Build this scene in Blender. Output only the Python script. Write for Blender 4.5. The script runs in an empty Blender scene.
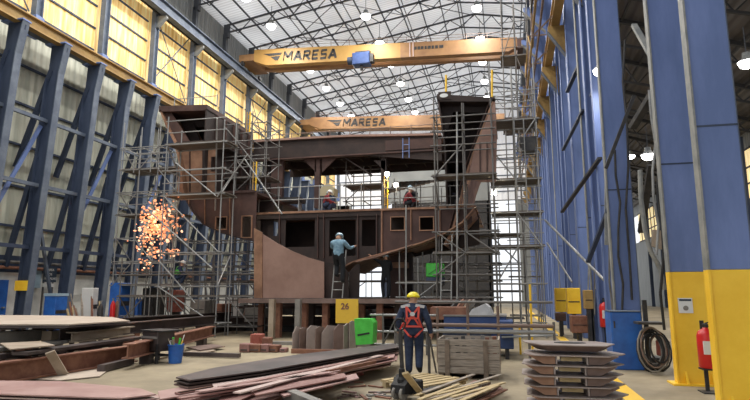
import bpy, bmesh, math, random
from math import sin, cos, tan, atan, pi, radians, sqrt
from mathutils import Vector, Matrix
R = random.Random(7)
S = bpy.context.scene
WORLD = 1.1; EXPO = 0.15
COL = S.collection

# ------------------------------------------------------------------ camera frame
F = 560.0; CU, CV = 375.0, 200.0; EYE = 1.65
PIT = atan(93 / F); YAW = atan(133 * cos(PIT) / F)
def ray(u, v):
    x = (u - CU) / F; y = -(v - CV) / F
    f = cos(PIT) - sin(PIT) * y; z = sin(PIT) + cos(PIT) * y
    return (x * cos(YAW) - f * sin(YAW), x * sin(YAW) + f * cos(YAW), z)
def aY(u, v, Y):
    d = ray(u, v); t = Y / d[1]; return Vector((d[0] * t, Y, EYE + d[2] * t))
def aX(u, v, X):
    d = ray(u, v); t = X / d[0]; return Vector((X, d[1] * t, EYE + d[2] * t))
def aZ(u, v, Z=0.0):
    d = ray(u, v); t = (Z - EYE) / d[2]; return Vector((d[0] * t, d[1] * t, Z))
def xz(u, v, Y):
    p = aY(u, v, Y); return (p.x, p.z)
def V(*a): return Vector(a)

# ------------------------------------------------------------------ materials
MATS = {}
def mat(name, c, rough=0.6, metal=0.0, c2=None, scale=3.0, c3=None, bump=0.0, bscale=20.0, emis=None, es=0.0, alpha=1.0, stretch=None, lo=0.4, hi=0.62, spec=0.4):
    if name in MATS: return MATS[name]
    m = bpy.data.materials.new(name); m.use_nodes = True
    nt = m.node_tree; N = nt.nodes; L = nt.links
    b = N['Principled BSDF']
    b.inputs['Roughness'].default_value = rough
    b.inputs['Metallic'].default_value = metal
    b.inputs['Specular IOR Level'].default_value = spec
    b.inputs['Base Color'].default_value = (*c, 1)
    src = None
    if c2 or bump:
        tc = N.new('ShaderNodeTexCoord'); mp = N.new('ShaderNodeMapping')
        L.new(tc.outputs['Object'], mp.inputs['Vector'])
        if stretch: mp.inputs['Scale'].default_value = stretch
    if c2:
        n = N.new('ShaderNodeTexNoise'); n.inputs['Scale'].default_value = scale; n.inputs['Detail'].default_value = 6
        n.inputs['Roughness'].default_value = 0.65
        L.new(mp.outputs[0], n.inputs['Vector'])
        r = N.new('ShaderNodeValToRGB'); L.new(n.outputs['Fac'], r.inputs['Fac'])
        e = r.color_ramp.elements
        e[0].position = lo; e[0].color = (*c, 1); e[1].position = hi; e[1].color = (*c2, 1)
        if c3:
            k = e.new(min(0.98, hi + 0.12)); k.color = (*c3, 1)
        L.new(r.outputs[0], b.inputs['Base Color']); src = r
    if bump:
        n2 = N.new('ShaderNodeTexNoise'); n2.inputs['Scale'].default_value = bscale
        L.new(mp.outputs[0], n2.inputs['Vector'])
        bp = N.new('ShaderNodeBump'); bp.inputs['Strength'].default_value = bump; bp.inputs['Distance'].default_value = 0.05
        L.new(n2.outputs['Fac'], bp.inputs['Height']); L.new(bp.outputs[0], b.inputs['Normal'])
    if emis:
        b.inputs['Emission Color'].default_value = (*emis, 1); b.inputs['Emission Strength'].default_value = es
    if alpha < 1: b.inputs['Alpha'].default_value = alpha
    MATS[name] = m
    return m

M = dict(
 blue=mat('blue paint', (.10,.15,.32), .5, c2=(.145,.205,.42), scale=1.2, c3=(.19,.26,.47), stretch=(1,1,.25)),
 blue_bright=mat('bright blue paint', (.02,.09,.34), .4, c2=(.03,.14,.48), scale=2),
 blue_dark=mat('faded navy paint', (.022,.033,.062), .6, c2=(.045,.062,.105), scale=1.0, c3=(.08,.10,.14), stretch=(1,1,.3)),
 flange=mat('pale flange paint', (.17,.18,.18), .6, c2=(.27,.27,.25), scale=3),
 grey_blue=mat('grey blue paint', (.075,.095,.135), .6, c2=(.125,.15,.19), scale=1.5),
 yellow=mat('safety yellow paint', (.83,.50,.025), .45, c2=(.90,.57,.04), scale=1.5),
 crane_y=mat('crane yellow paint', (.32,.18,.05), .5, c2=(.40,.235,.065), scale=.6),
 crane_o=mat('darker crane yellow paint', (.21,.11,.05), .5, c2=(.30,.165,.07), scale=.6),  # darker, browner copy of the crane yellow
 girder_y=mat('aged yellow paint', (.27,.165,.055), .6, c2=(.39,.25,.08), scale=1.0),
 dark=mat('dark steel', (.02,.02,.022), .6, c2=(.045,.042,.04), scale=4),
 truss=mat('truss steel', (.055,.06,.07), .6),  # steel grey lightened to put roof haze into the colour
 galv=mat('galvanised tube', (.20,.20,.195), .45, .3, c2=(.34,.34,.33), scale=2),
 galv_dk=mat('weathered scaffold tube', (.10,.095,.09), .55, .3, c2=(.19,.18,.17), scale=2),  # darker copy of the galvanised tube
 tube_r=mat('rusty tube', (.14,.09,.07), .6, .2, c2=(.23,.17,.14), scale=5),
 board=mat('scaffold board', (.09,.075,.062), .8, c2=(.17,.145,.12), scale=2, stretch=(4,1,1)),
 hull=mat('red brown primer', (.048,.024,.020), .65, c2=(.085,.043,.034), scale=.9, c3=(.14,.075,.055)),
 hull_d=mat('dark and shaded brown primer', (.020,.013,.012), .7, c2=(.040,.024,.020), scale=1.1),  # also carries the shade of recesses and undersides in its colour
 hull_l=mat('pale and lit brown primer', (.23,.135,.105), .6, c2=(.30,.185,.145), scale=.8, c3=(.22,.125,.095)),  # also gives the right wing's side panel its painted-in light
 hull_o=mat('rusted and lit shell plate', (.17,.085,.05), .6, c2=(.30,.165,.10), scale=1.4),  # rust, plus the light on bulkhead and shells put into the colour
 rust=mat('rust brown steel', (.17,.07,.045), .7, c2=(.25,.12,.075), scale=4),
 rust_r=mat('red oxide block', (.27,.07,.05), .7, c2=(.34,.11,.08), scale=5),
 pink=mat('pink oxide primer', (.33,.19,.17), .5, c2=(.42,.27,.245), scale=1.3, c3=(.30,.16,.145), stretch=(1,1,1)),
 pink_d=mat('dusky oxide primer', (.22,.105,.09), .6, c2=(.32,.17,.15), scale=1.6),
 pink_l=mat('pale oxide primer', (.44,.32,.29), .5, c2=(.52,.40,.36), scale=1.6),
 plate_b=mat('brown plate edge', (.13,.085,.07), .6, c2=(.19,.13,.11), scale=2),
 plate_t=mat('grey brown plate', (.25,.20,.18), .5, c2=(.32,.265,.24), scale=1.5),
 plate_tan=mat('dusty tan plate', (.42,.34,.27), .6, c2=(.50,.42,.34), scale=1.0),
 plate_blk=mat('mill scale steel', (.055,.045,.045), .45, .3, c2=(.11,.085,.08), scale=1.2),
 beam_g=mat('grey steel section', (.16,.15,.14), .6, c2=(.24,.225,.20), scale=2),
 beam_tan=mat('tan steel section', (.28,.22,.16), .6, c2=(.37,.30,.23), scale=2),
 wood=mat('weathered grey wood', (.22,.185,.15), .85, c2=(.36,.31,.255), scale=5, stretch=(1,1,12), bump=.2),
 wood_y=mat('raw pine wood', (.40,.30,.15), .8, c2=(.52,.41,.24), scale=6, stretch=(1,8,1)),
 wood_d=mat('old dark wood', (.13,.10,.075), .85, c2=(.22,.17,.13), scale=5),
 navy_c=mat('deep blue container paint', (.02,.045,.14), .5, c2=(.035,.07,.19), scale=2),
 green=mat('green plastic', (.05,.42,.04), .4, c2=(.07,.52,.06), scale=4),
 yel_s=mat('yellow sheet', (.70,.44,.04), .5, c2=(.60,.36,.04), scale=9, hi=.72, lo=.6),
 red=mat('extinguisher red', (.55,.02,.02), .3),
 black=mat('black rubber', (.012,.012,.013), .6),
 white=mat('white paint', (.62,.62,.60), .6),
 paper=mat('white sign face', (.66,.68,.68), .5),
 navy=mat('navy sign face', (.02,.035,.06), .5),
 lblue=mat('pale blue board', (.28,.38,.46), .6),
 panel=mat('cream site panel', (.50,.51,.49), .6, c2=(.62,.62,.59), scale=1.5),
 skin=mat('skin', (.42,.24,.16), .6),
 cloth_n=mat('navy workwear', (.018,.028,.06), .85, c2=(.03,.045,.085), scale=12),
 cloth_b=mat('dusty blue shirt', (.12,.22,.30), .85, c2=(.20,.32,.40), scale=12),
 cloth_k=mat('black workwear', (.012,.014,.018), .9),
 cloth_r=mat('dark red workwear', (.16,.02,.025), .9),
 cloth_g=mat('green vest', (.08,.34,.06), .8),
 harness=mat('red harness webbing', (.55,.07,.05), .7),
 reflect=mat('silver reflective tape', (.50,.50,.50), .4),
 hat_y=mat('yellow helmet', (.75,.62,.02), .35),
 hat_b=mat('pale blue helmet', (.30,.42,.50), .35),
 hat_w=mat('white helmet', (.65,.65,.62), .35),
 sheet_w=mat('grimy white tarpaulin', (.42,.42,.42), .7, c2=(.55,.55,.55), scale=3),
 foam=mat('tan canopy cloth', (.36,.31,.20), .8),
)

def stripes_mat(name, ca, cb, axis, freq, rough=.6, c_noise=None, nscale=.25, emis=0.0, distort=0.0, bump=.6, seams=None):
    """corrugated sheet: a sine profile along one axis, with dirt noise"""
    m = bpy.data.materials.new(name); m.use_nodes = True
    nt = m.node_tree; N = nt.nodes; L = nt.links; b = N['Principled BSDF']
    tc = N.new('ShaderNodeTexCoord'); sp = N.new('ShaderNodeSeparateXYZ'); L.new(tc.outputs['Object'], sp.inputs[0])
    mu = N.new('ShaderNodeMath'); mu.operation = 'MULTIPLY'; mu.inputs[1].default_value = freq * 2 * pi
    L.new(sp.outputs[axis], mu.inputs[0])
    si = N.new('ShaderNodeMath'); si.operation = 'SINE'; L.new(mu.outputs[0], si.inputs[0])
    no = N.new('ShaderNodeTexNoise'); no.inputs['Scale'].default_value = nscale; no.inputs['Detail'].default_value = 5
    mp = N.new('ShaderNodeMapping'); L.new(tc.outputs['Object'], mp.inputs[0]); L.new(mp.outputs[0], no.inputs['Vector'])
    mp.inputs['Scale'].default_value = {0: (1.6, .35, .35), 1: (.35, 4.0, .35), 2: (1, 1, 2)}[axis]
    ra = N.new('ShaderNodeValToRGB'); L.new(no.outputs['Fac'], ra.inputs[0])
    ra.color_ramp.elements[0].position = .35; ra.color_ramp.elements[0].color = (*ca, 1)
    ra.color_ramp.elements[1].position = .65; ra.color_ramp.elements[1].color = (*cb, 1)
    if c_noise:
        e = ra.color_ramp.elements.new(.78); e.color = (*c_noise, 1)
    L.new(ra.outputs[0], b.inputs['Base Color'])
    b.inputs['Roughness'].default_value = rough
    bp = N.new('ShaderNodeBump'); bp.inputs['Strength'].default_value = bump; bp.inputs['Distance'].default_value = .06
    L.new(si.outputs[0], bp.inputs['Height']); L.new(bp.outputs[0], b.inputs['Normal'])
    if emis:
        L.new(ra.outputs[0], b.inputs['Emission Color']); b.inputs['Emission Strength'].default_value = emis
    MATS[name] = m
    return m
M['siding'] = stripes_mat('ribbed grey green siding', (.36,.37,.30), (.50,.50,.41), 1, 2.6, c_noise=(.42,.36,.24), nscale=1.0)
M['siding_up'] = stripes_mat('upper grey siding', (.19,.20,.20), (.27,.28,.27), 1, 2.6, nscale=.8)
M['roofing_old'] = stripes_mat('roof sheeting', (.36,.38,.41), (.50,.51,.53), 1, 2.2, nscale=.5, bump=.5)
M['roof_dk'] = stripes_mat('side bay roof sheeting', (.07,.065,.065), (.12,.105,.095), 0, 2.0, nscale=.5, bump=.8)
M['glaze'] = stripes_mat('yellowed translucent glazing', (.60,.35,.09), (.98,.74,.33), 1, 3.0, nscale=1.3, c_noise=(1.0,.86,.52), emis=.30, bump=.3)
M['glaze_far'] = stripes_mat('far yellowed glazing', (.85,.62,.25), (1.0,.84,.50), 1, 3.0, nscale=1.3, emis=.6, bump=.3)
M['glaze_w'] = stripes_mat('white translucent sheet', (.75,.76,.78), (.9,.9,.92), 0, 2.0, nscale=1.0, emis=.22, bump=.2)

def emit(name, c, s):
    m = bpy.data.materials.new(name); m.use_nodes = True
    b = m.node_tree.nodes['Principled BSDF']; b.inputs['Base Color'].default_value = (*c, 1)
    b.inputs['Emission Color'].default_value = (*c, 1); b.inputs['Emission Strength'].default_value = s
    MATS[name] = m; return m
M['lamp_on'] = emit('lit lamp lens', (1, .98, .94), 14)
M['flood_on'] = emit('lit flood lens', (1, .93, .75), 12)
M['spark'] = emit('hot sparks', (.85, .34, .16), .75)
M['spark2'] = emit('white hot sparks', (1, .62, .38), 1.05)

def floor_mat():
    m = bpy.data.materials.new('worn concrete'); m.use_nodes = True
    nt = m.node_tree; N = nt.nodes; L = nt.links; b = N['Principled BSDF']
    tc = N.new('ShaderNodeTexCoord')
    n = N.new('ShaderNodeTexNoise'); n.inputs['Scale'].default_value = .45; n.inputs['Detail'].default_value = 9; n.inputs['Roughness'].default_value = .7
    L.new(tc.outputs['Object'], n.inputs['Vector'])
    r = N.new('ShaderNodeValToRGB'); L.new(n.outputs[0], r.inputs[0])
    e = r.color_ramp.elements; e[0].position = .3; e[0].color = (.16,.13,.085,1); e[1].position = .6; e[1].color = (.33,.27,.175,1)
    k = e.new(.75); k.color = (.41,.345,.235,1)
    L.new(r.outputs[0], b.inputs['Base Color']); b.inputs['Roughness'].default_value = .75
    v = N.new('ShaderNodeTexNoise'); v.inputs['Scale'].default_value = 14; L.new(tc.outputs['Object'], v.inputs['Vector'])
    bp = N.new('ShaderNodeBump'); bp.inputs['Strength'].default_value = .15; L.new(v.outputs[0], bp.inputs['Height']); L.new(bp.outputs[0], b.inputs['Normal'])
    return m
M['floor'] = floor_mat()
def roof_mat():
    m = bpy.data.materials.new('translucent roof sheet'); m.use_nodes = True
    nt = m.node_tree; N = nt.nodes; L = nt.links; N.remove(N['Principled BSDF']); out=[n for n in N if n.type=='OUTPUT_MATERIAL'][0]
    tc = N.new('ShaderNodeTexCoord'); sp = N.new('ShaderNodeSeparateXYZ'); L.new(tc.outputs['Object'], sp.inputs[0])
    mu = N.new('ShaderNodeMath'); mu.operation = 'MULTIPLY'; mu.inputs[1].default_value = 2*pi*3.2; L.new(sp.outputs[1], mu.inputs[0])
    si = N.new('ShaderNodeMath'); si.operation = 'SINE'; L.new(mu.outputs[0], si.inputs[0])
    mr = N.new('ShaderNodeMapRange'); mr.inputs[1].default_value=-1; mr.inputs[3].default_value=.33; mr.inputs[4].default_value=.52; L.new(si.outputs[0], mr.inputs[0])
    no = N.new('ShaderNodeTexNoise'); no.inputs['Scale'].default_value=.35; no.inputs['Detail'].default_value=4; L.new(tc.outputs['Object'], no.inputs['Vector'])
    m2 = N.new('ShaderNodeMapRange'); m2.inputs[1].default_value=.3; m2.inputs[2].default_value=.7; m2.inputs[3].default_value=.75; m2.inputs[4].default_value=1.15; L.new(no.outputs[0], m2.inputs[0])
    mm = N.new('ShaderNodeMath'); mm.operation='MULTIPLY'; L.new(mr.outputs[0],mm.inputs[0]); L.new(m2.outputs[0],mm.inputs[1])
    cc = N.new('ShaderNodeCombineColor'); L.new(mm.outputs[0],cc.inputs[0]); L.new(mm.outputs[0],cc.inputs[1]); L.new(mm.outputs[0],cc.inputs[2])
    d = N.new('ShaderNodeBsdfDiffuse'); t = N.new('ShaderNodeBsdfTranslucent'); a = N.new('ShaderNodeAddShader')
    d.inputs[0].default_value=(.45,.46,.48,1); L.new(cc.outputs[0], t.inputs[0])
    L.new(d.outputs[0],a.inputs[0]); L.new(t.outputs[0],a.inputs[1]); L.new(a.outputs[0],out.inputs[0])
    return m
M['roofing'] = roof_mat()

# ------------------------------------------------------------------ mesh helpers
class MB:
    def __init__(s): s.bm = bmesh.new()
    def _add(s, vs, fs):
        v = [s.bm.verts.new(p) for p in vs]
        for f in fs:
            try: s.bm.faces.new([v[i] for i in f])
            except ValueError: pass
        return s
    def box(s, a, b):
        x0,y0,z0 = a; x1,y1,z1 = b
        return s._add([(x0,y0,z0),(x1,y0,z0),(x1,y1,z0),(x0,y1,z0),(x0,y0,z1),(x1,y0,z1),(x1,y1,z1),(x0,y1,z1)],
                      [(0,3,2,1),(4,5,6,7),(0,1,5,4),(1,2,6,5),(2,3,7,6),(3,0,4,7)])
    def bar(s, p, q, w, h, up=(0,0,1)):
        p = Vector(p); q = Vector(q); d = (q - p).normalized(); up = Vector(up)
        if abs(d.dot(up)) > .98: up = Vector((0,1,0)) if abs(d.y) < .9 else Vector((1,0,0))
        sd = d.cross(up).normalized() * (w / 2); u = sd.cross(d).normalized() * (h / 2)
        return s._add([p-sd-u, p+sd-u, p+sd+u, p-sd+u, q-sd-u, q+sd-u, q+sd+u, q-sd+u],
                      [(0,1,2,3),(4,7,6,5),(0,4,5,1),(1,5,6,2),(2,6,7,3),(3,7,4,0)])
    def ibeam(s, p, q, w, h, t=.02, up=(0,0,1)):
        p = Vector(p); q = Vector(q); d = (q-p).normalized(); up = Vector(up)
        if abs(d.dot(up)) > .98: up = Vector((0,1,0))
        sd = d.cross(up).normalized(); u = sd.cross(d).normalized()
        s.bar(p+u*(h/2-t/2), q+u*(h/2-t/2), w, t, up); s.bar(p-u*(h/2-t/2), q-u*(h/2-t/2), w, t, up)
        return s.bar(p, q, t, h-2*t, up)
    def tube(s, p, q, r, n=8, r2=None):
        p = Vector(p); q = Vector(q); d = (q-p)
        if d.length < 1e-6: return s
        d.normalize(); a = Vector((0,0,1)) if abs(d.z) < .9 else Vector((1,0,0))
        e1 = d.cross(a).normalized(); e2 = d.cross(e1); r2 = r if r2 is None else r2
        vs = [p+(e1*cos(2*pi*i/n)+e2*sin(2*pi*i/n))*r for i in range(n)] + [q+(e1*cos(2*pi*i/n)+e2*sin(2*pi*i/n))*r2 for i in range(n)]
        return s._add(vs, [(i,(i+1)%n,n+(i+1)%n,n+i) for i in range(n)] + [tuple(range(n-1,-1,-1)), tuple(range(n,2*n))])
    def path(s, pts, r, n=6):
        for a, b in zip(pts, pts[1:]): s.tube(a, b, r, n)
        return s
    def lathe(s, prof, c=(0,0,0), n=20, axis=2):
        vs = []
        for (r, z) in prof:
            for i in range(n):
                a = 2*pi*i/n; p = [r*cos(a), r*sin(a), z]
                if axis == 0: p = [z, r*cos(a), r*sin(a)]
                if axis == 1: p = [r*cos(a), z, r*sin(a)]
                vs.append((p[0]+c[0], p[1]+c[1], p[2]+c[2]))
        k = len(prof)
        fs = [(j*n+i, j*n+(i+1)%n, (j+1)*n+(i+1)%n, (j+1)*n+i) for j in range(k-1) for i in range(n)]
        fs += [tuple(range(n-1,-1,-1)), tuple(range((k-1)*n, k*n))]
        return s._add(vs, fs)
    def prism_y(s, poly, y0, y1):
        n = len(poly)
        vs = [(x,y0,z) for x,z in poly] + [(x,y1,z) for x,z in poly]
        return s._add(vs, [tuple(range(n)), tuple(range(2*n-1,n-1,-1))] + [(i,(i+1)%n,n+(i+1)%n,n+i)[::-1] for i in range(n)])
    def prism_z(s, poly, z0, z1):
        n = len(poly)
        vs = [(x,y,z0) for x,y in poly] + [(x,y,z1) for x,y in poly]
        return s._add(vs, [tuple(range(n-1,-1,-1)), tuple(range(n,2*n))] + [(i,(i+1)%n,n+(i+1)%n,n+i) for i in range(n)])
    def prism_x(s, poly, x0, x1):
        n = len(poly)
        vs = [(x0,y,z) for y,z in poly] + [(x1,y,z) for y,z in poly]
        return s._add(vs, [tuple(range(n-1,-1,-1)), tuple(range(n,2*n))] + [(i,(i+1)%n,n+(i+1)%n,n+i) for i in range(n)])
    def shell(s, pl, t, y0, y1):
        """polyline of (x,z) given thickness t and extruded from y0 to y1"""
        pl = [Vector(p) for p in pl]; nn = []
        for i in range(len(pl)):
            a = pl[max(0,i-1)]; b = pl[min(len(pl)-1,i+1)]; d = (b-a).normalized(); nn.append(Vector((-d.y, d.x)))
        out = [p+n*(t/2) for p,n in zip(pl,nn)] + [p-n*(t/2) for p,n in list(zip(pl,nn))[::-1]]
        n = len(out); k = len(pl)
        vs = [(p.x,y0,p.y) for p in out] + [(p.x,y1,p.y) for p in out]
        fs = [(i,(i+1)%n,n+(i+1)%n,n+i)[::-1] for i in range(n)]
        for i in range(k-1):
            fs.append((i,i+1,n-2-i,n-1-i)); fs.append((n+i,2*n-1-i,2*n-2-i,n+i+1))
        return s._add(vs, fs)
    def build(s, name, m, parent=None, bevel=0, smooth=False, loc=None):
        if bevel:
            bmesh.ops.bevel(s.bm, geom=s.bm.edges[:], offset=bevel, segments=1, affect='EDGES')
        bmesh.ops.recalc_face_normals(s.bm, faces=s.bm.faces[:])
        me = bpy.data.meshes.new(name); s.bm.to_mesh(me); s.bm.free()
        if smooth:
            for p in me.polygons: p.use_smooth = True
        me.materials.append(M[m] if isinstance(m, str) else m)
        o = bpy.data.objects.new(name, me); COL.objects.link(o)
        if parent: o.parent = parent; o.matrix_parent_inverse = Matrix.Translation(-Vector(parent.location)) if loc is None and parent.type == 'EMPTY' and parent.get('w') else Matrix()
        if loc: o.location = loc
        return o

def tag(o, label, cat, group=None, kind=None):
    o['label'] = label; o['category'] = cat
    if group: o['group'] = group
    if kind: o['kind'] = kind
    return o
def thing(name, label, cat, loc=(0,0,0), rz=0, group=None, kind=None):
    o = bpy.data.objects.new(name, None); COL.objects.link(o); o.location = loc; o.rotation_euler = (0,0,rz)
    o.empty_display_size = .2
    return tag(o, label, cat, group, kind)
def wthing(name, label, cat, group=None, kind=None, loc=(0,0,0)):
    """a thing whose parts are written in world coordinates"""
    o = thing(name, label, cat, loc, 0, group, kind); o['w'] = 1; return o
def struct(o, label=None):
    o['kind'] = 'structure'
    if label: o['label'] = label
    return o
def dup(o, parent=None, loc=None, rz=None, label=None):
    c = o.copy(); COL.objects.link(c)
    if parent is not None: c.parent = parent
    if loc is not None: c.location = loc
    if rz is not None: c.rotation_euler = (0,0,rz)
    if label: c['label'] = label
    for ch in list(o.children): dup(ch, c)
    return c

# rods and bars that share one unit mesh per material
UNIT = {}
def unit(kind, m):
    k = (kind, m)
    if k not in UNIT:
        b = MB()
        if kind == 'rod': b.tube((0,0,0),(0,0,1),1,8)
        elif kind == 'bar': b.box((-.5,-.5,0),(.5,.5,1))
        elif kind == 'ib': b.box((-.5,-.5,0),(-.38,.5,1)); b.box((.38,-.5,0),(.5,.5,1)); b.box((-.38,-.07,0),(.38,.07,1))
        bmesh.ops.recalc_face_normals(b.bm, faces=b.bm.faces[:])
        me = bpy.data.meshes.new(kind+' '+m); b.bm.to_mesh(me); b.bm.free(); me.materials.append(M[m]); UNIT[k] = me
    return UNIT[k]
def stick(name, parent, p, q, w, h, m, kind='rod', up=(0,0,1)):
    p = Vector(p); q = Vector(q); d = q-p; L = d.length; d.normalize(); u = Vector(up)
    if abs(d.dot(u)) > .98: u = Vector((0,1,0))
    sx = d.cross(u).normalized(); sy = sx.cross(d).normalized()
    # local x = up direction (h), local y = side (w), local z = along
    X = sy; Y = d.cross(X).normalized()
    mx = Matrix(((X.x*h, Y.x*w, d.x*L, p.x),(X.y*h, Y.y*w, d.y*L, p.y),(X.z*h, Y.z*w, d.z*L, p.z),(0,0,0,1)))
    o = bpy.data.objects.new(name, unit(kind, m)); COL.objects.link(o)
    if parent is not None:
        o.parent = parent; o.matrix_parent_inverse = Matrix.Translation(-Vector(parent.location)) if parent.get('w') else Matrix()
    o.matrix_basis = mx
    return o
def rod(name, parent, p, q, r=.024, m='galv'): return stick(name, parent, p, q, r, r, m)

# ================================================================== HALL
YE = 70.0            # far end of the hall
ROOF = lambda x: 22.8 + .17 * (x + 21) if x <= -2 else 26.03 - .20 * (x + 2)
o = MB().box((-22,-14,-.2),(19,112,0)).build('floor','floor'); struct(o,'worn tan concrete shop floor')
# ceiling: two sheeted slopes
struct(MB()._add([(-21.6,-12,ROOF(-21.6)),(-2,-12,ROOF(-2)),(-2,YE,ROOF(-2)),(-21.6,YE,ROOF(-21.6))],[(0,1,2,3)]).build('ceiling','roofing'),'pale corrugated roof slope over the hall')
struct(MB()._add([(-2,-12,ROOF(-2)),(4.2,-12,ROOF(4.2)),(4.2,YE,ROOF(4.2)),(-2,YE,ROOF(-2))],[(0,1,2,3)]).build('ceiling','roofing'),'short roof slope beyond the ridge')
# purlins
for i,x in enumerate([-20.6,-19,-17.4,-15.8,-14.2,-12.6,-11,-9.4,-7.8,-6.2,-4.6,-3,-1.2,.4,2.0,3.4]):
    o = MB().box((x-.035,-10,ROOF(x)-.16),(x+.035,YE,ROOF(x)-.02)).build('ceiling_purlin','truss'); struct(o)
# roof trusses
def truss_parts(t, y):
    xs = [-20.9,-18.8,-16.7,-14.6,-12.5,-10.4,-8.3,-6.2,-4.1,-2]
    top = [(x, ROOF(x)-.22) for x in xs]; bot = [(x+1.0, ROOF(x+1.0)-1.15) for x in xs[:-1]]
    stick('top_chord', t, V(xs[0],y,top[0][1]), V(-2,y,top[-1][1]), .12,.12,'truss','bar')
    stick('bottom_chord', t, V(-20.9,y,ROOF(-20.9)-.85), V(bot[-1][0],y,bot[-1][1]), .10,.10,'truss','bar')
    for i,b in enumerate(bot):
        stick('web_brace', t, V(top[i][0],y,top[i][1]), V(b[0],y,b[1]), .055,.055,'truss','bar')
        stick('web_brace', t, V(b[0],y,b[1]), V(top[i+1][0],y,top[i+1][1]), .055,.055,'truss','bar')
    stick('top_chord', t, V(-2,y,ROOF(-2)-.22), V(3.9,y,ROOF(3.9)-.22), .12,.12,'truss','bar')
    stick('bottom_chord', t, V(-3.1,y,bot[-1][1]), V(3.9,y,ROOF(3.9)-1.15), .10,.10,'truss','bar')
    r = [-2,-.5,1,2.5,3.9]
    for a,b in zip(r,r[1:]):
        c=(a+b)/2
        stick('web_brace', t, V(a,y,ROOF(a)-.22), V(c,y,ROOF(c)-1.15), .055,.055,'truss','bar')
        stick('web_brace', t, V(c,y,ROOF(c)-1.15), V(b,y,ROOF(b)-.22), .055,.055,'truss','bar')
    MB().box((-21.1,y-.15,ROOF(-21)-1.25),(-20.7,y+.15,ROOF(-21)-.2)).build('end_plate','truss',t)
ORD0=['first','second','third','fourth']
TY = [33.4+4.4*k for k in range(-4,9)]
for k,y in enumerate(TY):
    n = ['first','second','third','fourth','fifth','sixth','seventh','eighth','ninth','tenth','eleventh','twelfth','thirteenth'][k]
    t = thing('roof_truss','dark steel roof truss under pale sheeting, %s of the row counted from the entrance end'%n,'roof truss',group='roof trusses spanning the hall')
    truss_parts(t, y)
# diagonal wind bracing in the roof plane
for k in range(len(TY)-1):
    for (xa,xb) in ((-16.7,-11),(-6.2,-2),(-2,3.6)):
        if (k+int(xa)) % 2: xa,xb = xb,xa
        o = MB().tube((xa,TY[k],ROOF(xa)-.35),(xb,TY[k+1],ROOF(xb)-.35),.035,6).build('roof_brace','truss'); tag(o,'thin dark diagonal tie rod crossing between two roof trusses','tie rod','diagonal roof tie rods')

for k,x in enumerate((-15.6,-11.4,-7.2,-3.1)):
    o=MB().tube((x,TY[0],ROOF(x)-1.15),(x,TY[-1],ROOF(x)-1.15),.04,6).build('roof_tie','truss'); tag(o,'long thin tie running under the roof trusses, %s from the window side'%ORD0[k],'tie rod')
for k in range(len(TY)-1):
    for xa,xb in ((-15.6,-11.4),(-11.4,-7.2),(-7.2,-3.1)):
        if (k+int(xa))%2: xa,xb=xb,xa
        o=MB().tube((xa,TY[k],ROOF(xa)-1.15),(xb,TY[k+1],ROOF(xb)-1.15),.025,6).build('roof_brace','truss'); tag(o,'thin diagonal tie rod between the bottom chords of two roof trusses','tie rod','diagonal rods between truss bottom chords')
# ---- left wall
struct(MB().box((-21.6,-12,3.3),(-21.45,YE,14.6)).build('wall_left','siding'),'ribbed grey green siding of the side wall')
struct(MB().box((-21.6,-12,2.55),(-21.45,YE,3.3)).build('wall_left','blue_dark'),'dark strip painted for the shaded gap above the cream panels')  # navy strip stands in for the dark of an open gap
struct(MB().box((-21.6,-12,0),(-21.4,YE,2.55)).build('wall_left','panel'),'cream panels at the foot of the side wall')
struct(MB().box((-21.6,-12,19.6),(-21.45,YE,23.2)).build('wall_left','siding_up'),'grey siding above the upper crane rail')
for z in (4.6,6.4,8.3,10.2,12.0,13.8):
    struct(MB().box((-21.45,-10,z-.05),(-21.33,YE,z+.05)).build('trim_1','blue_dark'))
# window bays between upper posts
UP = [33.4+4.4*k for k in range(-5,9)]
for k,y in enumerate(UP[:-1]):
    w = MB().box((-21.5,y,14.6),(-21.44,y+4.4,19.6)).build('window_%d'%(k+1),'glaze'); struct(w,'yellowed translucent glazing bay in the side wall')
    fr = MB()
    for z in (14.65,15.9,17.2,18.5,19.55): fr.box((-21.44,y+.2,z-.045),(-21.36,y+4.2,z+.045))
    fr.build('window_frame','blue_dark',w)
    if k % 3 == 1 or k == 4:
        br = MB(); br.tube((-21.25,y+.2,14.6),(-21.25,y+4.2,19.4),.035,6); br.tube((-21.25,y+4.2,14.6),(-21.25,y+.2,19.4),.035,6); br.build('window_brace','grey_blue',w)
ORD = ['first','second','third','fourth','fifth','sixth','seventh','eighth','ninth','tenth','eleventh','twelfth','thirteenth','fourteenth','fifteenth','sixteenth','seventeenth','eighteenth','nineteenth','twentieth','twenty-first','twenty-second','twenty-third','twenty-fourth','twenty-fifth']
proto = None
for k,y in enumerate(UP):
    lab = 'slim grey blue post between yellow window bays, %s along the side wall from the entrance'%ORD[k]
    if proto is None:
        proto = thing('upper_post',lab,'steel post',(-21.0,y,13.4),0,'upper posts between the yellow windows','thing')
        MB().ibeam((0,0,0),(0,0,6.1),.30,.42,.05,up=(0,1,0)).build('shaft','grey_blue',proto)
        MB().box((-.22,-.24,-.02),(.22,.24,1.0)).build('splice_plate','blue',proto)
        b = MB(); b.prism_y([(.1,4.7),(.25,4.7),(.80,5.28),(.80,5.46),(.1,5.46)],-.09,.09); b.build('bracket','flange',proto)
        MB().box((-.46,-.2,.2),(-.2,.2,.5)).build('wall_cleat','grey_blue',proto)
        MB().box((-.15,-.15,6.1),(.15,.15,8.4)).build('upper_stub','truss',proto)
    else: dup(proto,None,(-21.0,y,13.4),label=lab)
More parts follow.
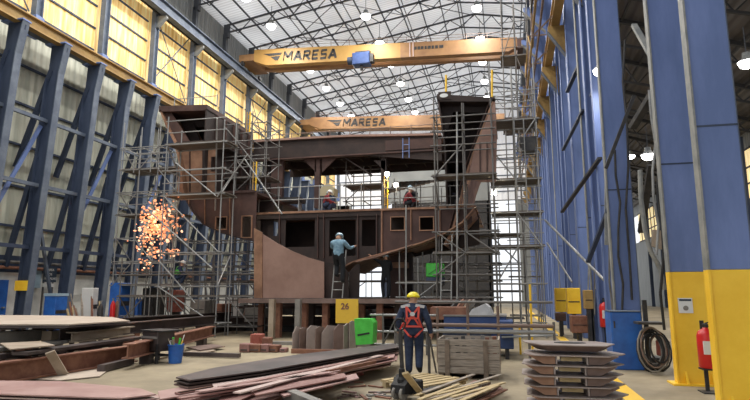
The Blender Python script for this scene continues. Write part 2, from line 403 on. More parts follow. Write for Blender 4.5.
# upper crane runway left
rl = wthing('crane_runway_beam','long grey upper crane runway beam on brackets along the window wall','crane runway')
MB().ibeam((-20.3,0,19.25),(-20.3,YE-1,19.25),.45,.75,.06).build('beam','grey_blue',rl)
MB().bar((-20.3,0,19.67),(-20.3,YE-1,19.67),.08,.09).build('rail','flange',rl)
MB().bar((-20.75,0,19.0),(-20.75,YE-1,19.0),.10,.12).build('conduit','dark',rl)
# lower yellow runway girder
rl = wthing('yellow_runway_girder','long yellow lower crane girder carried on the leaning blue frames','crane runway')
MB().ibeam((-19.45,0,13.05),(-19.45,48,13.05),.35,.55,.05).build('beam','girder_y',rl)
MB().bar((-19.45,0,13.36),(-19.45,48,13.36),.07,.07).build('rail','flange',rl)
MB().box((-20.9,0,13.30),(-19.7,48,13.36)).build('walkway','blue_dark',rl)
# lower leaning frames
LC = [20.15+2.3*k for k in range(-3,18)]
proto = None
for k,y in enumerate(LC):
    lab = 'leaning navy wall frame with haunched head, %s along the side wall from the entrance'%ORD[k]
    if proto is None:
        proto = thing('raking_column',lab,'steel frame',(-20,y,0),0,'leaning navy frames under the yellow girder','thing')
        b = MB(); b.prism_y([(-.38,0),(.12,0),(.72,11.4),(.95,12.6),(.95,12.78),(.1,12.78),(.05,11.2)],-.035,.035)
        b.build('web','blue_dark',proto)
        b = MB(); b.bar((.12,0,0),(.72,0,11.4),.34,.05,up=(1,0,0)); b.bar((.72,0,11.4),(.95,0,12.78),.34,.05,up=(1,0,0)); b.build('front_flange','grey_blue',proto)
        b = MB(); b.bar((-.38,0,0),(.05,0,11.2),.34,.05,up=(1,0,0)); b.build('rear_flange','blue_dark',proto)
        MB().box((-.1,-.22,12.78),(1.0,.22,12.84)).build('cap_plate','blue',proto)
        # raking struts back to the wall
        MB().bar((-.1,0,7.6),(-1.22,0,2.8),.16,.22).build('rear_strut','blue_dark',proto)
        MB().bar((.2,0,11.6),(-1.22,0,7.2),.16,.22).build('upper_strut','blue_dark',proto)
        MB().box((-.5,-.3,0),(.3,.3,.04)).build('base_plate','blue_dark',proto)
    else:
        dup(proto,None,(-20,y,0),label=lab)
tag(MB().box((-20.43,19.97,1.75),(-19.78,20.33,2.17)).build('warning_band','yellow'),'yellow warning band around the foot of a leaning navy frame near the navy sign','warning band')
# horizontal ties and raking struts between frames
for k in range(len(LC)-1):
    y0,y1 = LC[k],LC[k+1]
    g='horizontal ties between the leaning frames'
    for z in (3.6,6.3,9.2):
        x = -20.25+z*.055
        o = MB().bar((x,y0+.04,z),(x,y1-.04,z),.12,.16).build('frame_tie','grey_blue' if z>4 else 'blue_dark'); tag(o,'horizontal grey tie member joining two neighbouring leaning navy frames','tie beam',g)
    if k%2==0:
        o = MB().bar((-20.5,y0+.1,3.6),(-20.0,y1-.1,9.0),.10,.16).build('raking_strut','blue'); tag(o,'sloping blue strut rising between two neighbouring leaning navy frames','strut','sloping blue struts between the leaning frames')
    else:
        o = MB().bar((-20.2,y0+.1,6.2),(-20.5,y1-.1,.6),.10,.14).build('raking_strut','grey_blue'); tag(o,'sloping grey strut falling between two neighbouring leaning navy frames','strut','sloping grey struts between the leaning frames')
# pipes along left wall
for z,m_,lab in ((3.0,'galv_dk','long grey service pipe above the cream wall panels'),(2.75,'rust','long rusty service pipe just under the grey one on the wall')):
    o = MB().tube((-21.2,2,z),(-21.2,66,z),.07,8).build('service_pipe',m_); tag(o,lab,'pipe')

# ---- right row of columns
def rcol(y, x0, x1, z1, ytop, label, deep=.2, tone='blue', fl='flange'):
    t = wthing('steel_column', label, 'steel column', 'blue columns along the side bay', 'thing', loc=((x0+x1)/2,y,0))
    MB().box((x0+.03,y,ytop),(x1,y+deep,z1)).build('shaft', tone, t, bevel=.01)
    MB().box((x0+.03,y-.004,0),(x1,y+deep,ytop)).build('painted_base','yellow' if ytop>1 else tone, t, bevel=.01)
    MB().box((x0,y-.03,ytop),(x0+.03,y+deep-.02,z1)).build('flange',fl,t)
    MB().box((x0-.001,y-.03,0.03),(x0+.029,y+deep-.02,ytop-.001)).build('flange_base','yellow' if ytop>1 else fl,t)
    MB().box((x1,y+.02,ytop),(x1+.02,y+deep,z1)).build('flange','grey_blue',t)
    if ytop>1:
        MB().box((x0-.10,y-.15,0),(x1+.16,y+deep+.12,.03)).build('base_plate','yellow',t)
        for gx in (x0+.15,x1-.1): MB().prism_x([(y-.13,.03),(y,.03),(y,.25)],gx-.02,gx+.02).build('gusset','yellow',t)
    for z in (4.1,): MB().box((x0+.03,y-.006,z),(x1+.002,y+deep,z+.03)).build('splice_line','blue_dark',t)
    return t
c1 = rcol(9.0,2.81,3.40,13.0,1.98,'nearest blue column with yellow foot, cut off by the frame edge')
c2 = rcol(11.6,2.95,3.64,13.0,2.04,'blue column with yellow foot and small white notice, second in its row')
c3 = rcol(14.3,2.42,2.98,13.0,.02,'wide all-blue column with a low blue box against its foot')
labs = ['fourth','fifth','sixth','seventh','eighth','ninth','tenth','eleventh','twelfth','thirteenth','fourteenth','fifteenth','sixteenth']
for k,y in enumerate([16.9,19.6,22.4,25.2,28.2,31.2,34.4,38.0,42.0,47.0,53.0,59.0,65.0]):
    rcol(y, 2.65, 3.40, 13.6 if k<9 else 18.5, .02, 'all-blue column, %s back in the row from the yellow-footed pair'%labs[k], .25, 'blue', 'flange' if k%4==1 else 'blue')
# taller columns carrying the upper runway (inboard corbels)
for k,y in enumerate([17.6+4.4*i for i in range(0,12)]):
    t = wthing('crane_column','tall blue crane column with sloping yellow-edged corbel, %s in the row along the hall'%ORD[k],'steel column','tall crane columns on the side bay','thing',loc=(3.2,y,0))
    MB().ibeam((3.05,y+1.2,0),(3.05,y+1.2,24.6),.35,.7,.05,up=(1,0,0)).build('shaft','blue',t)
    MB().prism_y([(1.5,18.24),(1.5,18.0),(2.8,16.6),(2.8,18.24)],y+1.1,y+1.3).build('upper_corbel','blue',t)
    MB().prism_y([(2.05,12.7),(2.05,12.5),(2.8,11.3),(2.8,12.7)],y+1.1,y+1.3).build('lower_corbel','girder_y',t)
    MB().bar((2.03,y+1.2,12.45),(2.82,y+1.2,11.2),.3,.04).build('corbel_flange','grey_blue',t)
    MB().bar((1.48,y+1.2,17.95),(2.82,y+1.2,16.5),.3,.04).build('corbel_flange','flange',t)
# knee braces (pale and dark diagonals); dark blue bars are added shadow lines
for (a,b,w,m_,lab) in (
   (aY(634,25,13.2),aY(655,62,12.2),.12,'flange','short pale brace high against the second yellow-footed column'),
   (aY(652,95,13.0),aY(632,128,13.6),.18,'dark','dark brace behind the second yellow-footed column'),
   (aY(651,165,13.0),aY(641,232,14.1),.14,'dark','steep dark brace beside the lamp behind the second yellow-footed column'),
   (aY(597,92,17.5),aY(609,130,16.2),.12,'flange','short pale brace below the lamp on the blue columns'),
   (aY(634,96,13.9),aY(606,168,13.9),.13,'dark','long dark brace crossing the middle blue columns'),
   (aY(600,158,16.4),aY(562,212,21.5),.12,'dark','long dark brace dropping across the farther blue columns'),
   (aY(590,40,19.0),aY(567,92,22.0),.14,'blue_dark','dark blue shadow line added high across the farther blue columns'),
   (aY(612,44,15.6),aY(592,96,17.8),.14,'blue_dark','dark blue shadow line added high left of the lamp on the blue columns'),
   (aY(583,110,19.2),aY(563,150,23.5),.12,'blue_dark','dark blue shadow line added at mid height on the farther blue columns'),
   (aY(612,200,15.9),aY(588,262,17.5),.12,'blue_dark','dark blue shadow line added low across the middle blue columns'),
   (aY(607,140,16.2),aY(607,245,16.2),.12,'flange','vertical pale stiffener on the fourth blue column')):
    o = MB().bar(a,b,w,w*.6).build('brace_and_shadow_bar',m_); tag(o,lab,'brace')
rl = wthing('crane_runway_beam','long upper crane runway beam on corbels of the blue columns','crane runway')
MB().ibeam((1.85,14,18.6),(1.85,YE-1,18.6),.4,.7,.06).build('beam','grey_blue',rl)
MB().bar((1.85,14,19.0),(1.85,YE-1,19.0),.08,.08).build('rail','flange',rl)
rl = wthing('yellow_runway_girder','yellow lower crane girder on corbels of the blue columns','crane runway')
MB().ibeam((2.35,14,13.0),(2.35,62,13.0),.35,.55,.05).build('beam','girder_y',rl)
MB().bar((2.35,14,13.32),(2.35,62,13.32),.07,.07).build('rail','flange',rl)
# cable runs hanging by the right runway
for i in range(9):
    y = 19+3.4*i; x0 = 1.37
    pts = [V(x0+.10*sin(pi*j/6)*(1 if i%2 else -1),y+j*3.4/6,13.6-1.3*sin(pi*j/6)) for j in range(7)]
    o = MB().path(pts,.035).build('festoon_cable','girder_y' if i%3 else 'dark'); tag(o,'sagging power cable loop hung under the lower runway by the blue columns','cable','festoon cable loops by the runway')
for i,(x,z,m_) in enumerate(((1.55,13.55,'flange'),(1.75,12.9,'tube_r'),(1.4,12.3,'girder_y'))):
    o = MB().tube((x,18,z),(x,60,z),.05,6).build('service_pipe',m_); tag(o,['pale pipe','rusty pipe','yellow pipe'][i]+' running high along the runway beside the blue columns','pipe')
for i in range(10):
    y=19+3.4*i
    o = MB(); o.bar((1.35,y,11.9),(1.35,y,13.7),.06,.08); o.bar((1.35,y,13.6),(2.2,y,13.6),.06,.06); o.bar((1.35,y,12.0),(2.3,y,12.9),.06,.06)
    o = o.build('pipe_hanger','tube_r'); tag(o,'angle iron hanger holding the high pipes beside the blue columns','bracket','pipe hangers along the runway')

# ---- adjacent bay
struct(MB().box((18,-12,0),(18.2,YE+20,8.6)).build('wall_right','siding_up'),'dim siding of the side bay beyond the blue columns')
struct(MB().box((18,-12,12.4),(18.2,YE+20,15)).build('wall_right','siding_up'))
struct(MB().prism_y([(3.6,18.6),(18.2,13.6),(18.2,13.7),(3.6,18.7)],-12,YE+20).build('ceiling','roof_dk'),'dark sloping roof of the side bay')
for k in range(8):
    y = 42+5.2*k
    w = MB().box((18.0,y+.15,8.6),(18.06,y+5.05,12.4)).build('window_%d'%(k+20),'glaze_far'); struct(w)
    f = MB()
    for z in (8.6,9.8,11.0,12.4): f.box((17.92,y,z-.06),(18.0,y+5.2,z+.06))
    for q in (0,1.7,3.4): f.box((17.92,y+q-.05,8.6),(18.0,y+q+.05,12.4))
    f.build('window_frame','dark',w)
for k in range(13):
    y = 12+5.2*k
    t = thing('side_bay_truss','dark rafter truss under the dim side bay roof, %s from the entrance'%ORD[k],'roof truss',group='rafters of the side bay')
    stick('top_chord',t,V(3.8,y,18.3),V(18,y,13.4),.2,.25,'dark','bar'); stick('bottom_chord',t,V(3.8,y,16.6),V(18,y,12.6),.14,.14,'dark','bar')
    for j in range(7):
        x=3.8+j*2; f=lambda x:18.3-(x-3.8)*.345; g=lambda x:16.6-(x-3.8)*.282
        stick('web_brace',t,V(x,y,f(x)),V(x+1,y,g(x+1)),.08,.08,'dark','bar'); stick('web_brace',t,V(x+1,y,g(x+1)),V(x+2,y,f(x+2)),.08,.08,'dark','bar')
for j in range(7):
    x=5+2*j; z=18.35-(x-3.8)*.345
    o=MB().box((x-.05,8,z-.1),(x+.05,YE+18,z+.1)).build('ceiling_purlin','dark'); struct(o)
for k in range(7):
    y=40+6*k
    o=MB(); o.ibeam((17.4,y,0),(17.4,y,13.2),.3,.4,.04,up=(0,1,0)); o=o.build('side_bay_column','blue_dark'); tag(o,'dim column against the far wall of the side bay, %s from the entrance'%ORD[k],'steel column','columns of the side bay',kind='thing')

# ---- far end wall with big door openings
def endbox(x0,x1,z0,z1,m_='glaze_w',lab=None): return struct(MB().box((x0,YE,z0),(x1,YE+.15,z1)).build('wall_far',m_),lab)
endbox(-21.6,-19.5,0,13,'siding_up'); endbox(1.6,4.2,0,13,'siding_up')
o = MB().prism_y([(-21.6,13),(4.2,13),(4.2,ROOF(4.2)),(-2,ROOF(-2)),(-21.6,ROOF(-21.6))],YE,YE+.15).build('wall_far','glaze_w'); struct(o,'pale translucent gable above the end opening')
for x in (-15,-1.9): endbox(x-.25,x+.25,0,13,'blue_dark')
endbox(aY(392,250,YE).x,aY(492,250,YE).x,0,13,'dark','dark panel added to block bright sky in the end opening')  # dark panel put in to block the bright sky behind the hull
struct(MB().box((aY(385,250,YE).x,YE-.12,13),(aY(492,250,YE).x,YE-.02,17.8)).build('wall_far','siding_up'),'grey band added to dull the white gable over the dark panel')  # grey band added to cut the white of the gable
endbox(aY(335,250,YE).x,aY(349,250,YE).x,0,13,'siding_up')
for z in (4.3,8.6): struct(MB().box((-19.5,YE+.02,z-.1),(1.6,YE+.12,z+.1)).build('wall_far','blue_dark'))
for i in range(5): struct(MB().box((-21.4,YE-.1,14+2*i),(4,YE,14.12+2*i)).build('trim_2','grey_blue'))

# ================================================================== high bay lamps
def lampproto():
    t = thing('high_bay_lamp','','lamp',group='lit high bay lamps under the roof')
    MB().lathe([(.08,.42),(.14,.40),(.16,.2),(.36,0),(.38,0),(.18,.22),(.16,.42)],n=16).build('housing','flange',t)
    MB().lathe([(.33,.02),(.34,-.04),(.30,-.16),(.20,-.25),(.03,-.29)],n=16).build('lens','lamp_on',t)
    MB().tube((0,0,.4),(0,0,1.6),.02,6).build('hanger','truss',t)
    ld = bpy.data.lights.new('lamp glow','AREA'); ld.shape='DISK'; ld.size=.6; ld.energy=LAMP_W; ld.color=(1,.97,.92)
    lo = bpy.data.objects.new('lamp_light',ld); COL.objects.link(lo); lo.parent=t; lo.location=(0,0,-.34)
    return t
LAMP_W = 450
lp = None
rows = ((-16.6,[15,19.4,23.8,28.2,32.4,36.6,45.3,49.9,54.6,58.9,63.4],'window side'),(-9.3,[15,19.4,23.8,28.2,32.4,36.75,41.3,45.7,50.4,54.9,59.2,63.6],'middle'),(-1.4,[19.4,28.2,32.6,37.4,42.3,47.0,51.6,56.2],'ridge'))
rows = rows + ((-12.9,[4,10],'entrance'),(-5,[4,10],'entrance'))
for x,ys,nm in rows:
    for k,y in enumerate(ys):
        lab = 'lit round high bay lamp of the %s row, %s from the entrance'%(nm,ORD[k])
        if nm=='entrance': lab='lit round high bay lamp above the entrance end, %s at %s side'%(ORD[k],'window' if x<-8 else 'column')
        if lp is None: lp = lampproto(); lp.location=(x,y,21.5); lp['label']=lab
        else: dup(lp,None,(x,y,21.5),label=lab)
def weak(d,W):
    d.scale=(.62,.62,.62)
    for c in d.children:
        if c.type=='LIGHT': c.data=c.data.copy(); c.data.energy=W
a = aY(601,70,15.9); d = dup(lp,None,a,label='lit high bay lamp close in front of the blue columns'); weak(d,50)
a = aY(648,155,20); d = dup(lp,None,a,label='lit lamp seen between the blue columns in the side bay'); weak(d,80)
a = aY(747,62,26); d = dup(lp,None,a,label='lit lamp under the dark side bay roof at the frame edge')
for k,(x,y) in enumerate(((11,20),(11,36),(11,52))): dup(lp,None,(x,y,13.6),label='side bay high bay lamp hung over the %s part of the bay'%('near','middle','far')[k])

# ================================================================== cranes
GLYPH={'M':[((0,0),(0,1)),((0,1),(.4,.35)),((.4,.35),(.8,1)),((.8,1),(.8,0))],'A':[((0,0),(.35,1)),((.35,1),(.7,0)),((.16,.33),(.54,.33))],
 'R':[((0,0),(0,1)),((0,.95),(.5,.92)),((.55,.95),(.55,.52)),((.55,.5),(0,.48)),((.25,.48),(.62,0))],'E':[((0,0),(0,1)),((0,.93),(.55,.93)),((0,.5),(.48,.5)),((0,.07),(.55,.07))],
 'S':[((.58,.93),(.05,.93)),((.05,.97),(.05,.5)),((.03,.5),(.57,.5)),((.55,.5),(.55,.04)),((.55,.07),(0,.07))]}
def block_letters(mb,text,x,y,zf,h,wscale,th):
    for ch in text:
        for (a,b) in GLYPH[ch]:
            pa=(x+(a[0]+.12*a[1])*wscale*h, zf(x)+(a[1]-.5)*h); pb=(x+(b[0]+.12*b[1])*wscale*h, zf(x)+(b[1]-.5)*h)
            mb.bar((pa[0],y,pa[1]),(pb[0],y,pb[1]),.02,th)
        x+=({'M':.8,'A':.7,'R':.62,'E':.55,'S':.58}[ch]+.26)*wscale*h
    return x
def crane(label, pa0, pa1, pb0, pb1, y, split, my, mo, text, tx, tsize, hoist=None, gap=.9):
    """pa*: lower/upper z at left end, pb*: at right end"""
    t = wthing('bridge_crane',label,'overhead crane')
    (xa,za0),(xb,zb0) = pa0,pb0; za1=pa1[1]; zb1=pb1[1]
    z0=lambda x: za0+(zb0-za0)*(x-xa)/(xb-xa); z1=lambda x: za1+(zb1-za1)*(x-xa)/(xb-xa)
    xs_=xa+(xb-xa)*split
    MB().prism_y([(xa+.9,z0(xa)+.35),(xa+2.0,z0(xa+2)),(xs_,z0(xs_)),(xs_,z1(xs_)),(xa+.9,z1(xa))],y-.3,y+.3).build('girder',my,t)
    MB().prism_y([(xs_,z0(xs_)),(xb-1.2,z0(xb-1.2)),(xb-.6,z0(xb)+.35),(xb-.6,z1(xb)),(xs_,z1(xs_))],y-.3,y+.3).build('girder',mo,t)
    MB().prism_y([(xa+.9,z0(xa)+.5),(xa+2.0,z0(xa+2)+.45),(xb-1.2,z0(xb-1.2)+.45),(xb-.6,z0(xb)+.5),(xb-.6,z1(xb)),(xa+.9,z1(xa))],y+1.9,y+2.4).build('rear_girder',mo,t)
    MB().box((xa-.4,y-.3,z0(xa)+.45),(xa+.9,y+2.6,z0(xa)+1.0)).build('end_carriage',mo,t)
    MB().box((xb-.6,y-.6,z0(xb)+.1),(xb+.2,y+3.4,z0(xb)+.8)).build('end_carriage','hull',t)
    for xx,zz in ((xa-.1,z0(xa)),(xb-.2,z0(xb))):
        for yy in (y-.2,y+3.0): MB().lathe([(.2,-.08),(.2,.08)],c=(xx,yy,zz+.30),axis=0).build('wheel','dark',t)
    rb = MB(); rb.bar((xa+1,y-.1,z1(xa)+.03),(xb-.6,y-.1,z1(xb)+.03),.08,.08); rb.build('trolley_rail','pink_d',t)
    for k in range(14):
        x=xa+1.4+k*(xb-xa-2.6)/13
        MB().bar((x,y-.28,z1(x)),(x,y-.28,z1(x)+.45),.03,.03).build('handrail_post','tube_r',t)
    for zz in (.25,.45): MB().bar((xa+1.4,y-.28,z1(xa)+zz),(xb-1.2,y-.28,z1(xb)+zz),.025,.025).build('handrail','tube_r',t)
    lt=MB(); block_letters(lt,text,tx,y-.31,lambda q:(z0(q)+z1(q))/2,tsize*.76,1.10,.19); lt.build('lettering','dark',t)
    # swept emblem before the name
    e=MB(); zc=(z0(tx-.9)+z1(tx-.9))/2; h=tsize*.34
    e.prism_y([(tx-1.7,zc+h),(tx-.15,zc+h*.9),(tx-.25,zc+h*.35),(tx-1.2,zc+h*.35)],y-.33,y-.302)
    e.prism_y([(tx-1.1,zc+h*.1),(tx-.3,zc+h*.1),(tx-.45,zc-h*.9),(tx-.7,zc-h*.9)],y-.33,y-.302)
    e.build('emblem','dark',t)
    return t,z0,z1
Yc=39.3; L0=aY(245,68,Yc); L1=aY(245,52.5,Yc); R0=aY(526,52,Yc); R1=aY(526,38,Yc)
tx=aY(285,60,Yc).x
c1_,z0,z1=crane('nearer yellow overhead travelling crane lettered MARESA, with a blue hoist',(L0.x,L0.z),(L1.x,L1.z),(R0.x,R0.z),(R1.x,R1.z),Yc,.585,'crane_y','crane_o','MARESA',tx,.98)
# grey marks on the right half, splice and hoist
g=MB(); x=aY(415,50,Yc).x
for i,(dx,w) in enumerate(((0,.16),(.24,.2),(.5,.18),(.78,.14),(1.0,.22),(1.3,.16),(1.56,.2),(1.86,.3))): g.box((x+dx,Yc-.33,z0(x+dx)+.55),(x+dx+w,Yc-.301,z0(x+dx)+.78))
g.build('faded_marking','dark',c1_)
g=MB(); x=aY(410,50,Yc).x; g.box((x,Yc-.36,z0(x)),(x+.08,Yc-.3,z1(x))); g.box((x+.25,Yc-.36,z0(x)),(x+.33,Yc-.3,z1(x))); g.build('splice_plate','pink_l',c1_)
h=wthing('crane_hoist','boxy blue hoist trolley hanging on the nearer yellow crane girder','hoist')
a=aY(354,56,Yc-.6); b=aY(371,66,Yc-.6)
MB().box((a.x,Yc-1.2,b.z),(b.x,Yc-.4,a.z)).build('body','navy_c',h,bevel=.05)
MB().lathe([(.3,-.35),(.3,.35)],c=(a.x-.05,Yc-.8,(a.z+b.z)/2),axis=0).build('drum','blue_dark',h)
MB().box((a.x+.1,Yc-.6,a.z),(b.x-.1,Yc-.3,a.z+.35)).build('trolley_frame','dark',h)
MB().box((b.x,Yc-1.0,b.z+.2),(b.x+.25,Yc-.5,a.z-.1)).build('motor','dark',h)
MB().tube(((a.x+b.x)/2,Yc-.8,b.z-.35),((a.x+b.x)/2,Yc-.8,b.z),.12,8).build('hook_block','dark',h)
Yc=52.7; L0=aY(303,130,Yc); L1=aY(303,119,Yc); R0=aY(512,127,Yc); R1=aY(512,114,Yc)
crane('farther overhead crane beyond the hull block, faded lettering MARESA',(L0.x,L0.z),(L1.x,L1.z),(R0.x,R0.z),(R1.x,R1.z),Yc,.5,'crane_o','crane_o','MARESA',aY(344,124,Yc).x,.98)

# ================================================================== SHIP HULL BLOCK
hb = wthing('ship_hull_block','large red-brown steel ship section with two raised wings, under construction','ship section')
def pX(u,v,Y): return xz(u,v,Y)
def slabs(mb, cols, y0, y1, holes=()):
    """vertical web: cols = [(x, ztop, zbot)...]; holes = (x0,x1,z0,z1)"""
    cols = sorted(cols); xs = sorted(set([c[0] for c in cols] + [h for q in holes for h in q[:2] if cols[0][0]<h<cols[-1][0]]))
    def at_(x):
        for a,b in zip(cols,cols[1:]):
            if a[0]<=x<=b[0]:
                k=(x-a[0])/max(1e-6,b[0]-a[0]); return a[1]+(b[1]-a[1])*k, a[2]+(b[2]-a[2])*k
        return cols[-1][1:]
    for a,b in zip(xs,xs[1:]):
        t0,b0=at_(a); t1,b1=at_(b); cx=(a+b)/2
        hs=sorted([(q[2],q[3]) for q in holes if q[0]<cx<q[1]]); lo0,lo1=b0,b1
        for (h0,h1) in hs:
            if h0>lo0+.005 or h0>lo1+.005: mb.prism_y([(a,min(lo0,h0)),(b,min(lo1,h0)),(b,h0),(a,h0)],y0,y1)
            lo0=lo1=h1
        mb.prism_y([(a,lo0),(b,lo1),(b,max(t1,lo1+.001)),(a,max(t0,lo0+.001))],y0,y1)
    return mb
Y0=21.0
# --- left wing
a=pX(159,106,Y0); b=pX(207,104.5,Y0)
MB().prism_y([a,b,(b[0],b[1]-.26),(a[0],a[1]-.26)],Y0,25.6).build('top_deck_plate','hull',hb)
MB().shell([pX(160,110,Y0),pX(167,127,Y0),pX(175,143,Y0),pX(180,165,Y0),pX(183,193,Y0)],.07,Y0,25.6).build('side_shell','hull_o',hb)
xi=b[0]
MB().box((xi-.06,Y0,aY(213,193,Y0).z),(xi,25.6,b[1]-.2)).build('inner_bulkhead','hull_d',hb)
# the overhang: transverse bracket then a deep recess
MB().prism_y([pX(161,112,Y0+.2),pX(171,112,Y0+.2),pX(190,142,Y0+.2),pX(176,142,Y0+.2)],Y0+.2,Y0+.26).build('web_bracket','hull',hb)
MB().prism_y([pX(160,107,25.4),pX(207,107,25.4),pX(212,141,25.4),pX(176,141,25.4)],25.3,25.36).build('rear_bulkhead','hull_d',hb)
for yy in (22.4,23.9):
    q=MB(); q.prism_y([pX(163,112,Y0),pX(176,112,Y0),pX(186,141,Y0),pX(176,141,Y0)],yy,yy+.05); q.prism_y([pX(176,112,Y0),pX(206,111,Y0),pX(206,116,Y0),pX(180,118,Y0)],yy,yy+.05); q.build('web_frame','hull_d',hb)
m1=MB(); L=[pX(176,142,Y0),pX(213,141,Y0),pX(213,193,Y0),pX(183,193,Y0)]
sl=pX(207,155,Y0); s2=pX(212,170,Y0)
slabs(m1,[(L[0][0],L[0][1],pX(176,190,Y0)[1]),(L[3][0],L[0][1],L[3][1]),(L[1][0],L[1][1],L[2][1])],Y0+.3,Y0+.36,[(sl[0],s2[0]-.02,s2[1],sl[1])])
m1.build('transverse_bulkhead','hull_o',hb)  # brighter plate colour paints this bulkhead as lit
for u in (190,203):
    p=aY(u,145,Y0+.28); q=aY(u,192,Y0+.28); MB().bar(p,q,.03,.10,up=(0,1,0)).build('stiffener','hull',hb)
p=pX(176,142,Y0); q=pX(213,141,Y0)
MB().box((p[0],Y0,p[1]-.06),(q[0],25.3,p[1])).build('flat_deck','hull_d',hb)
# stiffeners on the inner bulkhead
for yy in (21.8,22.6,23.4,24.2,25.0): MB().box((xi,yy,aY(213,193,Y0).z),(xi+.12,yy+.03,b[1]-.25)).build('stiffener','hull',hb)
# --- top deck between the wings
Y1=25.5; zt=pX(300,139,Y1)[1]; zb=pX(300,157,Y1)[1]
xl=xi; xr=pX(441,137,Y1)[0]
pts=[(xl,pX(254,141,Y1)[1]),(pX(300,138,Y1)[0],pX(300,138,Y1)[1]),(pX(350,135.5,Y1)[0],pX(350,135.5,Y1)[1]),(xr,pX(441,134,Y1)[1])]
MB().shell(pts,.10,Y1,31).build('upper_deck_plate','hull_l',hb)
def ztop(x):
    for a_,b_ in zip(pts,pts[1:]):
        if a_[0]<=x<=b_[0]+.01: return a_[1]+(b_[1]-a_[1])*(x-a_[0])/(b_[0]-a_[0])
    return pts[-1][1]
w=MB(); w.prism_y([(p_[0],p_[1]-.05) for p_ in pts]+[(xr,pX(441,160,Y1)[1]),(pX(352,158,Y1)[0],zb),(xl,zb+.1)],Y1+.15,Y1+.2); w.build('deck_girder','hull_d',hb)
MB().box((pX(385,150,Y1)[0],Y1+.1,pX(385,150,Y1)[1]),(xr,Y1+.16,pX(385,140,Y1)[1])).build('deck_girder_face','hull',hb)
MB().box((xl,Y1+.05,zb-.05),(xr,Y1+.4,zb+.02)).build('girder_flange','hull',hb)
for yy in (27.0,28.8,30.7): MB().box((xl,yy,zb+.15),(xr,yy+.05,zt-.1)).build('deck_beam','hull_d',hb)
for k in range(9):
    x=xl+.8+k*(xr-xl-1.2)/8; MB().box((x,Y1+.2,zt-.55),(x+.04,31,ztop(x)-.08)).build('deck_longitudinal','hull_d',hb)
# pillars
def pillar(u0,u1,Y,v0,v1,m_='hull',d=.25,name='pillar'):
    p=aY(u0,v1,Y); q=aY(u1,v0,Y); return MB().box((p.x,Y,p.z),(q.x,Y+d,q.z)).build(name,m_,hb)
pillar(314,320,Y1+.3,157,208,'hull')
pillar(270,283,Y1+.3,157,208,'hull'); pillar(262,270,Y1+.6,157,208,'hull_d')
pillar(381,386,Y1+.3,157,205,'hull_d')
for u0,u1,u2 in ((300,314,320),(334,320,314)):
    MB().prism_y([pX(u0,157,Y1),pX(u1,157,Y1),pX(u1,171,Y1)],Y1+.3,Y1+.36).build('knee_bracket','hull',hb)
MB().bar(aY(345,158,Y1+.4),aY(372,175,Y1+.4),.05,.16,up=(0,1,0)).build('diagonal_brace','hull_d',hb)
for u in (384,): MB().prism_y([pX(u-12,159,Y1),pX(u,159,Y1),pX(u,170,Y1)],Y1+.3,Y1+.36).build('knee_bracket','hull_d',hb)
# --- middle deck, left web with lightening holes
Y2=21.0
p=pX(183,193,Y2); q=pX(254,193,Y2)
MB().box((p[0],Y2,p[1]-.10),(q[0],27,p[1])).build('middle_deck_plate','hull',hb)
cols=[(pX(u,v,Y2)[0],p[1]-.1,pX(u,v,Y2)[1]) for u,v in ((184,197),(192,211),(203,224),(222,233),(240,238),(254,241))]
hs=[]
for (u0,u1,v0,v1) in ((215,226,217,229),(241,251,216,237)):
    A_=pX(u0,v1,Y2); B_=pX(u1,v0,Y2); hs.append((A_[0],B_[0],A_[1],B_[1]))
w=MB(); slabs(w,cols,Y2+.1,Y2+.15,hs); w.build('floor_web','hull',hb)
for h in hs:
    r_=MB(); e=.04
    r_.box((h[0]-e,Y2+.04,h[2]-e),(h[1]+e,Y2+.1,h[2])); r_.box((h[0]-e,Y2+.04,h[3]),(h[1]+e,Y2+.1,h[3]+e)); r_.box((h[0]-e,Y2+.04,h[2]),(h[0],Y2+.1,h[3])); r_.box((h[1],Y2+.04,h[2]),(h[1]+e,Y2+.1,h[3]))
    r_.build('hole_collar','hull_o',hb)
MB().shell([(c[0],c[2]) for c in cols],.05,Y2,27).build('bottom_shell','hull_d',hb)
w=MB(); slabs(w,cols,22.9,22.95); w.build('floor_web','hull_d',hb)
for u,v in ((189,206),(205,224),(230,235)): MB().bar(aY(u,194,Y2+.06),aY(u,v,Y2+.06),.03,.09,up=(0,1,0)).build('stiffener','hull_o',hb)
# --- middle deck, centre and right
Y3=22.5
xL=pX(252,210,Y3)[0]; xR=pX(477,207,Y3)[0]; zd=pX(300,211,Y3)[1]
MB().box((xL,Y3,zd-.09),(pX(380,207,Y3)[0],31,zd)).build('middle_deck_plate','hull_o',hb)
MB().box((xL,Y3+.05,zd-.3),(pX(380,207,Y3)[0],Y3+.1,zd-.09)).build('deck_edge_beam','hull_d',hb)
